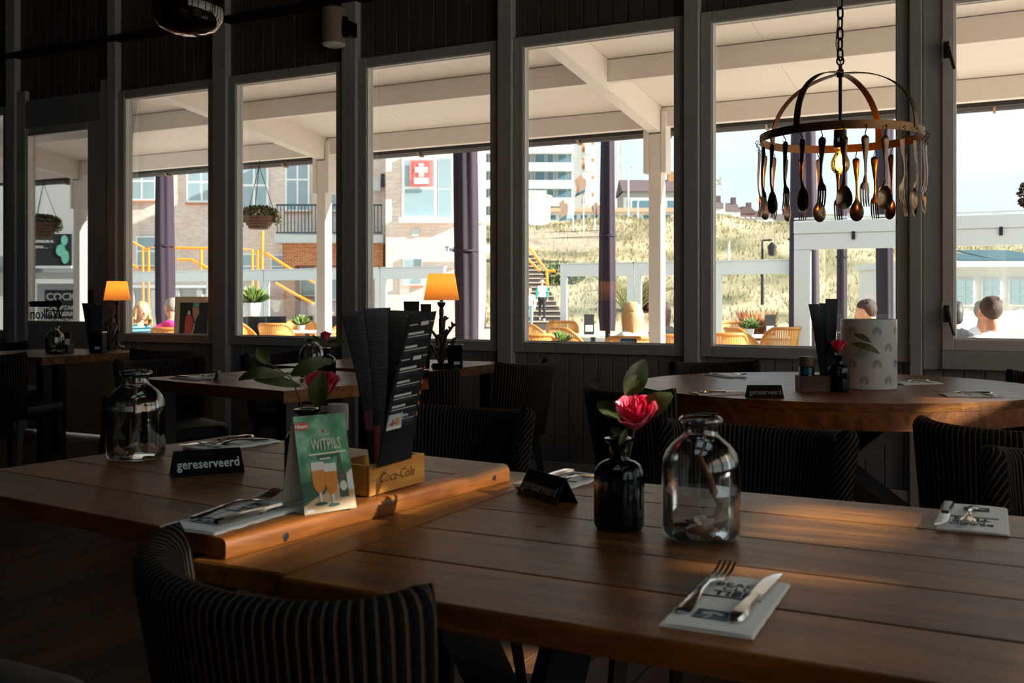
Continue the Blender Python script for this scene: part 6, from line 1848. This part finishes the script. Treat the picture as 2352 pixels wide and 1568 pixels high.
house('leftmost of the row houses on the ridge, white with a dark roof', 1628, 1664, 478, 458, 530, DH, M_towerw, M_roofd)
house('row house on the ridge, second from the left, with a chimney', 1664, 1700, 486, 462, 530, DH + 2, M_towerw, M_roofd)
house('dark brown row house on the ridge, third from the left', 1700, 1736, 490, 474, 530, DH + 4, mat('house_brown', (120, 92, 92), .9), M_roofd, True)
house('row house on the ridge, fourth from the left', 1736, 1776, 498, 480, 530, DH + 6, M_towerw, M_roofd)
house('row house on the ridge partly behind the wide parasol', 1776, 1826, 505, 488, 530, DH + 8, M_grey, M_roofd)
house('white block behind the hanging spoons', 1895, 1985, 492, 486, 530, DH, M_towerw, M_grey)
house('pale block on the ridge behind the right hanging forks', 1985, 2060, 500, 494, 530, DH + 6, M_grey, M_grey)
# crane mast behind the parasol
cr_ = far('tower_crane', 'thin pale lattice crane mast behind the middle parasol', 'crane', 230.0, 1421, None, dune_z(cf(1421, 230), 230))
x0 = -.55
for sx in (-.55, .55):
    MB().tube([(sx, 0, 0), (sx, 0, 48)], .09, 5).build('mast_rail', M_frameW, cr_)
for k in range(24): MB().tube([(-.55 if k % 2 else .55, 0, k * 2.0), (.55 if k % 2 else -.55, 0, k * 2.0 + 2)], .06, 4).build('lattice_bar', M_frameW, cr_)

# white beach house seen past the man on the right
bh = far('beach_house', 'white beach house with sash windows beyond the enclosure', 'building', 30.0, 2280)
PH = (2280, 30.0, GZ)
fbox('house_wall', M_wallw, bh, 2080, 2480, 612, 760, 30, PH, 0, 4)
fbox('house_fascia', M_alu, bh, 2070, 2490, 598, 613, 30, PH, -.3, 4)
for k in range(4):
    a = 2192 + k * 62
    w = fbox('window', M_winw, bh, a, a + 44, 640, 702, 30, PH, -.08, 0)
    for c in range(2):
        for r in range(3): fbox('pane', M_wing, w, a + 3 + c * 20, a + 20 + c * 20, 643 + r * 19, 660 + r * 19, 30, PH, -.1, -.081)
aw = far('teal_awning', 'dark teal awning over the beach house', 'awning', 27.0, 2270, None, hz(598, 27))
PA = (2270, 27.0, hz(598, 27))
M_awn = mat('awning_teal', (66, 96, 108), .7, vary=.08)
za = hz(598, 27)
for (a, b) in ((2180, 2262), (2263, 2420)):
    xa, xb = cf(a, 27) - cf(2270, 27), cf(b, 27) - cf(2270, 27)
    MB().add([(xa, -.6, 0), (xb, -.6, 0), (xb - .25, 2, hz(574, 29) - za), (xa + .1, 2, hz(574, 29) - za), (xa, -.6, -.04), (xb, -.6, -.04), (xb - .25, 2, hz(574, 29) - za - .04), (xa + .1, 2, hz(574, 29) - za - .04)], [(0, 1, 2, 3), (4, 7, 6, 5), (0, 4, 5, 1), (1, 5, 6, 2), (2, 6, 7, 3), (3, 7, 4, 0)]).build('awning_sheet', M_awn, aw)
# ================================================================ PEOPLE ON THE TERRACE
M_skin = mat('skin', (222, 168, 138), .55, vary=.05, scale=20)
M_skin2 = mat('skin_tanned', (206, 146, 116), .55, vary=.05, scale=20)
M_blonde = mat('hair_blonde', (206, 172, 122), .5, vary=.3, scale=60, stretch=(6, 6, .6))
M_brown = mat('hair_brown', (66, 46, 34), .7, vary=.4, scale=60, bump=.6, stretch=(4, 4, .8))
M_dark = mat('hair_dark', (34, 30, 32), .6, vary=.2)
M_greyhair = mat('hair_grey', (150, 140, 130), .6, vary=.2)
M_tee = mat('white_cotton', (236, 238, 238), .85, vary=.03)
M_pinkdress = mat('pink_cloth', (240, 70, 150), .8, vary=.06)
M_jeans = mat('pale_jeans', (142, 166, 180), .9, vary=.1)
M_blackcl = mat('black_cloth', (34, 34, 40), .9)
M_shoe = mat('white_shoe', (228, 228, 226), .7)
M_tealsl = mat('teal_sleeve', (22, 140, 132), .8)
M_mouth = mat('lips', (170, 84, 80), .5)
def striped_top():
    m, n, l, b = base_mat('striped_teal_top')
    tc = n.new('ShaderNodeTexCoord'); w = n.new('ShaderNodeTexWave'); w.bands_direction = 'Z'; w.inputs['Scale'].default_value = 7.0; w.inputs['Distortion'].default_value = 1.2; w.inputs['Detail'].default_value = 1
    c = n.new('ShaderNodeValToRGB'); e = c.color_ramp.elements; e[0].color = lin((28, 62, 78)) + (1,); e[0].position = .4; e[1].color = lin((96, 160, 172)) + (1,); e[1].position = .6
    l.new(tc.outputs['Object'], w.inputs[0]); l.new(w.outputs['Fac'], c.inputs[0]); l.new(c.outputs[0], b.inputs['Base Color']); b.inputs['Roughness'].default_value = .9
    return m
M_striptop = striped_top()
def blob(name, caps, mats, voxel=.013, smooth_it=2):
    """one continuous skin grown over tapered limbs: caps = [(p, q, rp, rq, material index, flatten y)]"""
    mb = MB()
    for p, q, rp, rq, mi, fy in caps:
        p, q = Vector(p), Vector(q); o = len(mb.v)
        mb.ball(p, rp, rp, rp, 12, 8); mb.ball(q, rq, rq, rq, 12, 8)
        if (q - p).length > 1e-4: mb.tube([p, q], [rp, rq], 12)
        if fy != 1:
            for i in range(o, len(mb.v)):
                x, y, z = mb.v[i]; c = (p.y + q.y) / 2; mb.v[i] = (x, c + (y - c) * fy, z)
    me = mb.mesh(name, mats[0])
    ob = bpy.data.objects.new('tmp_' + name, me); COL.objects.link(ob)
    r = ob.modifiers.new('r', 'REMESH'); r.mode = 'VOXEL'; r.voxel_size = voxel
    s = ob.modifiers.new('s', 'SMOOTH'); s.factor = .5; s.iterations = smooth_it
    me2 = bpy.data.meshes.new_from_object(ob.evaluated_get(bpy.context.evaluated_depsgraph_get()))
    bpy.data.objects.remove(ob); bpy.data.meshes.remove(me)
    me2.name = name; me2.materials.clear()
    for m in mats: me2.materials.append(m)
    segs = [(Vector(p), Vector(q) - Vector(p), rp, rq, mi) for p, q, rp, rq, mi, fy in caps]
    if len(mats) > 1:
        for f in me2.polygons:
            c = f.center; best = 9; bi = 0
            for p, d, rp, rq, mi in segs:
                L = d.length_squared; t = 0 if L < 1e-9 else max(0, min(1, (c - p).dot(d) / L))
                e = (c - p - d * t).length - (rp + (rq - rp) * t)
                if e < best: best = e; bi = mi
            f.material_index = bi
    me2.polygons.foreach_set('use_smooth', [True] * len(me2.polygons))
    return me2
def head_caps(h, look, mi):
    """head with cranium, jaw, nose, ears; h = head centre, look = yaw in radians (0 = +y)"""
    c, s = math.cos(look), math.sin(look)
    def T(x, y, z): return (h[0] + x * c - y * s, h[1] + x * s + y * c, h[2] + z)
    K = [(T(0, -.015, .035), T(0, .02, .03), .088, .082, mi, 1), (T(0, .025, -.03), T(0, .035, -.065), .066, .045, mi, 1),
         (T(0, .088, .01), T(0, .108, -.02), .010, .014, mi, 1),
         (T(-.078, -.005, .0), T(-.08, -.008, -.025), .018, .012, mi, 1), (T(.078, -.005, .0), T(.08, -.008, -.025), .018, .012, mi, 1)]
    return K, T
def hand_caps(w, d, side, mi):
    """palm, four fingers of different lengths, thumb off the side; w wrist, d direction, side = vector across the palm"""
    w, d, side = Vector(w), Vector(d).normalized(), Vector(side).normalized(); K = []
    nn = d.cross(side).normalized()
    K.append((w, w + d * .07, .026, .034, mi, 1))
    for k, L in enumerate((.060, .072, .067, .050)):
        b = w + d * .085 + side * (-.027 + .018 * k); m_ = b + d * L * .55 + nn * -.004; e = b + d * L * .9 + nn * -.022
        K += [(b, m_, .0095, .009, mi, 1), (m_, e, .009, .0075, mi, 1)]
    b = w + d * .03 - side * .03; K += [(b, b + d * .035 - side * .025, .011, .010, mi, 1), (b + d * .035 - side * .025, b + d * .06 - side * .03, .010, .008, mi, 1)]
    return K
def face(par, T, mouth=True):
    for s in (-1, 1):
        MB().ball(T(s * .032, .087, .018), .009, .005, .005, 8, 6).build('eye', M_dark, par)
        MB().tube([T(s * .018, .094, .034), T(s * .034, .092, .039), T(s * .048, .082, .034)], .0035, 5).build('eyebrow', M_brown, par)
    if mouth: MB().ball(T(0, .090, -.048), .022, .008, .006, 8, 6).build('mouth', M_mouth, par)
def person(lab, px, d, rz, caps, mats, hair, hmat, T=None, z=None, strands=None):
    t = far('person', lab, 'person', d, px, None, z); t.rotation_euler = (0, 0, YAW + rz)
    link('body', blob('body', caps, mats), t)
    if hair: 
        h = link('hair', blob('hair', hair, [hmat], .014, 1), t)
        if strands: strands.build('hair_strands', hmat, t, smooth=60)
    if T: face(t, T)
    return t
def seated(hipz=.47, lean=.0, top=0, skin=1, look=0.0, hx=0.0, arms='table', pants=2, twist=0.0):
    """seated figure facing +y: returns caps and the head transform"""
    hip = Vector((0, 0, hipz)); sh = Vector((hx * .6, .02 + lean, hipz + .50)); neck = sh + Vector((hx * .2, .02, .09)); hd = neck + Vector((hx * .2, .03 + lean * .3, .125))
    K = [((-.09, 0, hipz + .04), (.09, 0, hipz + .04), .125, .125, pants, .95), ((-.05, lean * .3, hipz + .18), (.05, lean * .3, hipz + .18), .125, .125, top, .85),
         (sh + Vector((-.085, -.01, -.14)), sh + Vector((.085, -.01, -.14)), .125, .125, top, .78), (sh + Vector((-.14, 0, -.03)), sh + Vector((.14, 0, -.03)), .068, .068, top, 1),
         (sh + Vector((0, 0, -.02)), neck + Vector((0, 0, .05)), .058, .054, skin, 1),
         (sh + Vector((-.09, -.01, .005)), sh + Vector((.09, -.01, .005)), .062, .062, top, 1), (sh + Vector((-.04, -.01, .035)), sh + Vector((.04, -.01, .035)), .05, .05, top, 1)]
    for s in (-1, 1):
        kn = Vector((s * .11, .42, hipz + .05)); K += [((s * .09, .05, hipz + .02), kn, .085, .062, pants, 1), (kn, (s * .11, .44, .08), .058, .042, pants, 1), ((s * .11, .42, .05), (s * .11, .56, .035), .04, .03, 3 if len([0]) else pants, 1)]
        S = sh + Vector((s * .185, 0, -.04))
        if arms == 'table' or (arms == 'raise' and s < 0):
            E = sh + Vector((s * .24, .13, -.28)); W = sh + Vector((s * .08, .34, -.27))
            K += [(S, E, .052, .042, top, 1), (E, W, .040, .028, skin, 1)] + hand_caps(W, Vector((-s * .5, 1, -.05)), (1 * s, .3, 0), skin)
        elif arms == 'raise':
            E = sh + Vector((s * .26, .18, -.16)); W = sh + Vector((s * .13, .20, .10))
            K += [(S, E, .05, .04, skin, 1), (E, W, .038, .028, skin, 1)] + hand_caps(W, Vector((-s * .6, -.1, .6)), (0, 1, 0), skin)
        else:
            E = sh + Vector((s * .23, .05, -.30)); W = sh + Vector((s * .16, .28, -.36))
            K += [(S, E, .056, .046, top, 1), (E, W, .042, .03, skin, 1)] + hand_caps(W, Vector((-s * .3, 1, 0)), (s, 0, 0), skin)
    hk, T = head_caps(hd, look, skin)
    return K + hk, T, hd
def hair_short(hd, look):
    c, s = math.cos(look), math.sin(look)
    def T(x, y, z): return (hd[0] + x * c - y * s, hd[1] + x * s + y * c, hd[2] + z)
    return [(T(0, -.03, .045), T(0, .01, .065), .090, .082, 0, 1), (T(0, -.05, .012), T(0, -.045, .04), .062, .072, 0, 1), (T(-.03, .05, .098), T(.03, .05, .10), .026, .028, 0, 1)] + [(T(.075 * math.sin(k * 2.4) * q, -.02 - .075 * math.cos(k * 2.4) * q, .055 + .085 * math.sqrt(max(0, 1 - q * q))), T(.075 * math.sin(k * 2.4) * q + .02, -.03 - .08 * math.cos(k * 2.4) * q, .06 + .085 * math.sqrt(max(0, 1 - q * q))), .020, .014, 0, 1) for k in range(16) for q in [math.sqrt((k + .5) / 17)]]
def hair_long(hd, look, L=.32, w=.075):
    c, s = math.cos(look), math.sin(look)
    def T(x, y, z): return (hd[0] + x * c - y * s, hd[1] + x * s + y * c, hd[2] + z)
    K = [(T(0, -.03, .045), T(0, .01, .06), .094, .086, 0, 1)]
    for k in range(7):
        a = -.9 + 1.8 * k / 6
        K.append((T(.07 * math.sin(a) * 1.1, -.055 * math.cos(a) - .01, .02), T(w * 1.25 * math.sin(a), -.075 * math.cos(a) - .005, -L), .042, .022, 0, 1))
    return K, T
def strands_for(T, L, w, n, seed, spread=1.0):
    rn = random.Random(seed); mb = MB()
    for k in range(n):
        a = rn.uniform(-1.5, 1.5) * spread; r0 = .100; l = L * rn.uniform(.8, 1.15)
        p = [T(.035 * math.sin(a), .02 - .03 * math.cos(a), .142), T(r0 * math.sin(a) * .80, -r0 * math.cos(a) * .82 - .012, .098), T(r0 * math.sin(a) * 1.08, -r0 * math.cos(a) * 1.08 - .012, .02), T(r0 * math.sin(a) * 1.06, -r0 * math.cos(a) * 1.05 - .012, -.06), T(w * 1.5 * math.sin(a), -.095 * math.cos(a) - .01, -.5 * l), T(w * 1.55 * math.sin(a) + rn.uniform(-.02, .02), -.09 * math.cos(a) - .01, -l)]
        mb.tube(p, [.005, .0065, .007, .007, .006, .002], 5)
    return mb
# striped-top woman at the left, turned to her right, leaning on the table
K, T, hd = seated(.36, .12, 0, 1, -.35, .04)
hh, TT = hair_long(hd, -.35, .15, .085)
hh = hh + [(TT(-.082, .015, .04), TT(-.098, .01, -.09), .024, .018, 0, 1), (TT(.082, .015, .04), TT(.098, .01, -.09), .024, .018, 0, 1), (TT(-.04, .06, .095), TT(.05, .062, .085), .026, .022, 0, 1)]
person('woman in a teal striped top with shoulder length blonde hair, seated at the left', 306, 13.6, -2.1, K, [M_striptop, M_skin, M_jeans, M_shoe], hh, M_blonde, T, None, strands_for(TT, .17, .085, 150, 3, 1.25))
K, T, hd = seated(.40, .05, 0, 1, .5, 0)
person('person in bright pink seated left of the chalkboard, back turned', 398, 12.95, .5, K, [M_pinkdress, M_skin2, M_pinkdress, M_shoe], hair_short(hd, .5), M_greyhair, T)
# blonde woman from behind
K, T, hd = seated(.36, .02, 0, 1, .0, 0, 'rest')
hh, TT = hair_long(hd, 0, .36, .058)
person('woman seen from behind with long straight blonde hair and white top', 1455, 10.0, 0, K, [M_tee, M_skin, M_jeans, M_shoe], hh, M_blonde, None, None, strands_for(TT, .42, .062, 160, 1))
K, T, hd = seated(.38, .02, 0, 1, .3, 0, 'raise')
hh, TT = hair_long(hd, .3, .2, .07)
person('woman with one arm raised to her head, right of the white canopy post', 1530, 11.2, .6, K, [M_blackcl, M_skin, M_jeans, M_shoe], hh, M_brown, T, None, strands_for(TT, .22, .07, 40, 2))
# people right
K, T, hd = seated(.40, .03, 0, 1, -.12, 0, 'rest')
K += [((-.16, .0, .84), (.16, .0, .84), .11, .11, 0, .9), ((-.2, .03, .86), (.2, .03, .86), .075, .075, 0, 1)]
person('broad man in a white T-shirt with brown hair, seen from behind at the right', 2290, 8.2, 0.05, K, [M_tee, M_skin2, M_jeans, M_shoe], hair_short(hd, -.12), M_brown, T)
K, T, hd = seated(.36, .03, 0, 1, .2, 0, 'rest')
person('person with dark hair and dark top, left of the man in white', 2203, 10.6, .2, K, [M_blackcl, M_skin, M_jeans, M_shoe], hair_short(hd, .2) + [((hd[0], hd[1] - .06, hd[2] - .04), (hd[0], hd[1] - .05, hd[2] + .02), .07, .08, 0, 1)], M_dark, T)
K, T, hd = seated(.36, .03, 0, 1, .4, 0, 'table')
person('grey haired person facing the window between the dark haired one and the man', 2250, 11.3, PI, K, [M_tee, M_skin2, M_jeans, M_shoe], hair_short(hd, .4), M_greyhair, T)
K, T, hd = seated(.38, .10, 0, 1, .0, 0, 'table')
person('dark haired person behind the ice bucket', 2034, 10.2, 1.0, K, [M_blackcl, M_skin, M_jeans, M_shoe], hair_short(hd, 0), M_brown, T)

def walker(lab, px, d, z, top, pants, hairm, sleeve=None, step=1):
    hip = .92; K = []; sl = 5 if sleeve else 0
    K += [((-.07, 0, hip), (.07, 0, hip), .115, .115, 2, .85), ((-.05, 0, 1.10), (.05, 0, 1.10), .12, .12, 0, .8), ((-.08, 0, 1.30), (.08, 0, 1.30), .115, .115, 0, .8), ((-.14, 0, 1.42), (.14, 0, 1.42), .062, .062, 0, 1), ((0, 0, 1.42), (0, .02, 1.54), .052, .047, 1, 1)]
    for s in (-1, 1):
        f = .16 * s * step
        kn = Vector((s * .09, f * .8 + .05, .50)); an = Vector((s * .09, f - (.10 if f < 0 else 0), .09 + (.04 if f < 0 else 0)))
        K += [((s * .08, 0, .88), kn, .088, .06, 2, 1), (kn, an, .058, .042, 2, 1), (an + Vector((0, 0, -.03)), an + Vector((0, .14, -.05)), .042, .034, 3, 1)]
        S = Vector((s * .19, 0, 1.40)); E = Vector((s * .24, -f * .5, 1.13)); W = Vector((s * .22, -f * .5 + .12, .92))
        K += [(S, E, .055, .045, sl, 1), (E, W, .043, .032, sl, 1)] + hand_caps(W, Vector((0, .25, -1)), (0, 1, 0), 1)
    hk, T = head_caps((0, .03, 1.66), 0, 1)
    ms = [top, M_skin, pants, M_shoe, M_blackcl, sleeve or top]
    h = [((0, .0, 1.70), (0, .03, 1.72), .092, .085, 0, 1), ((0, -.03, 1.63), (0, -.03, 1.68), .07, .08, 0, 1)]
    p = person(lab, px, d, PI, K + hk, ms, h, hairm, T, z)
    MB().bbox(-.13, .13, -.24, -.10, 1.05, 1.42, .03).build('backpack', M_blackcl, p)
    return p
walker('walker in a white jacket and pale jeans coming down the steps, on the left', 1216, 41.6, GZ + .0, M_tee, M_jeans, M_brown)
walker('walker in a teal sleeved white jacket and black trousers on the steps', 1245, 42.4, .27, M_tee, M_blackcl, M_brown, M_tealsl, -1)
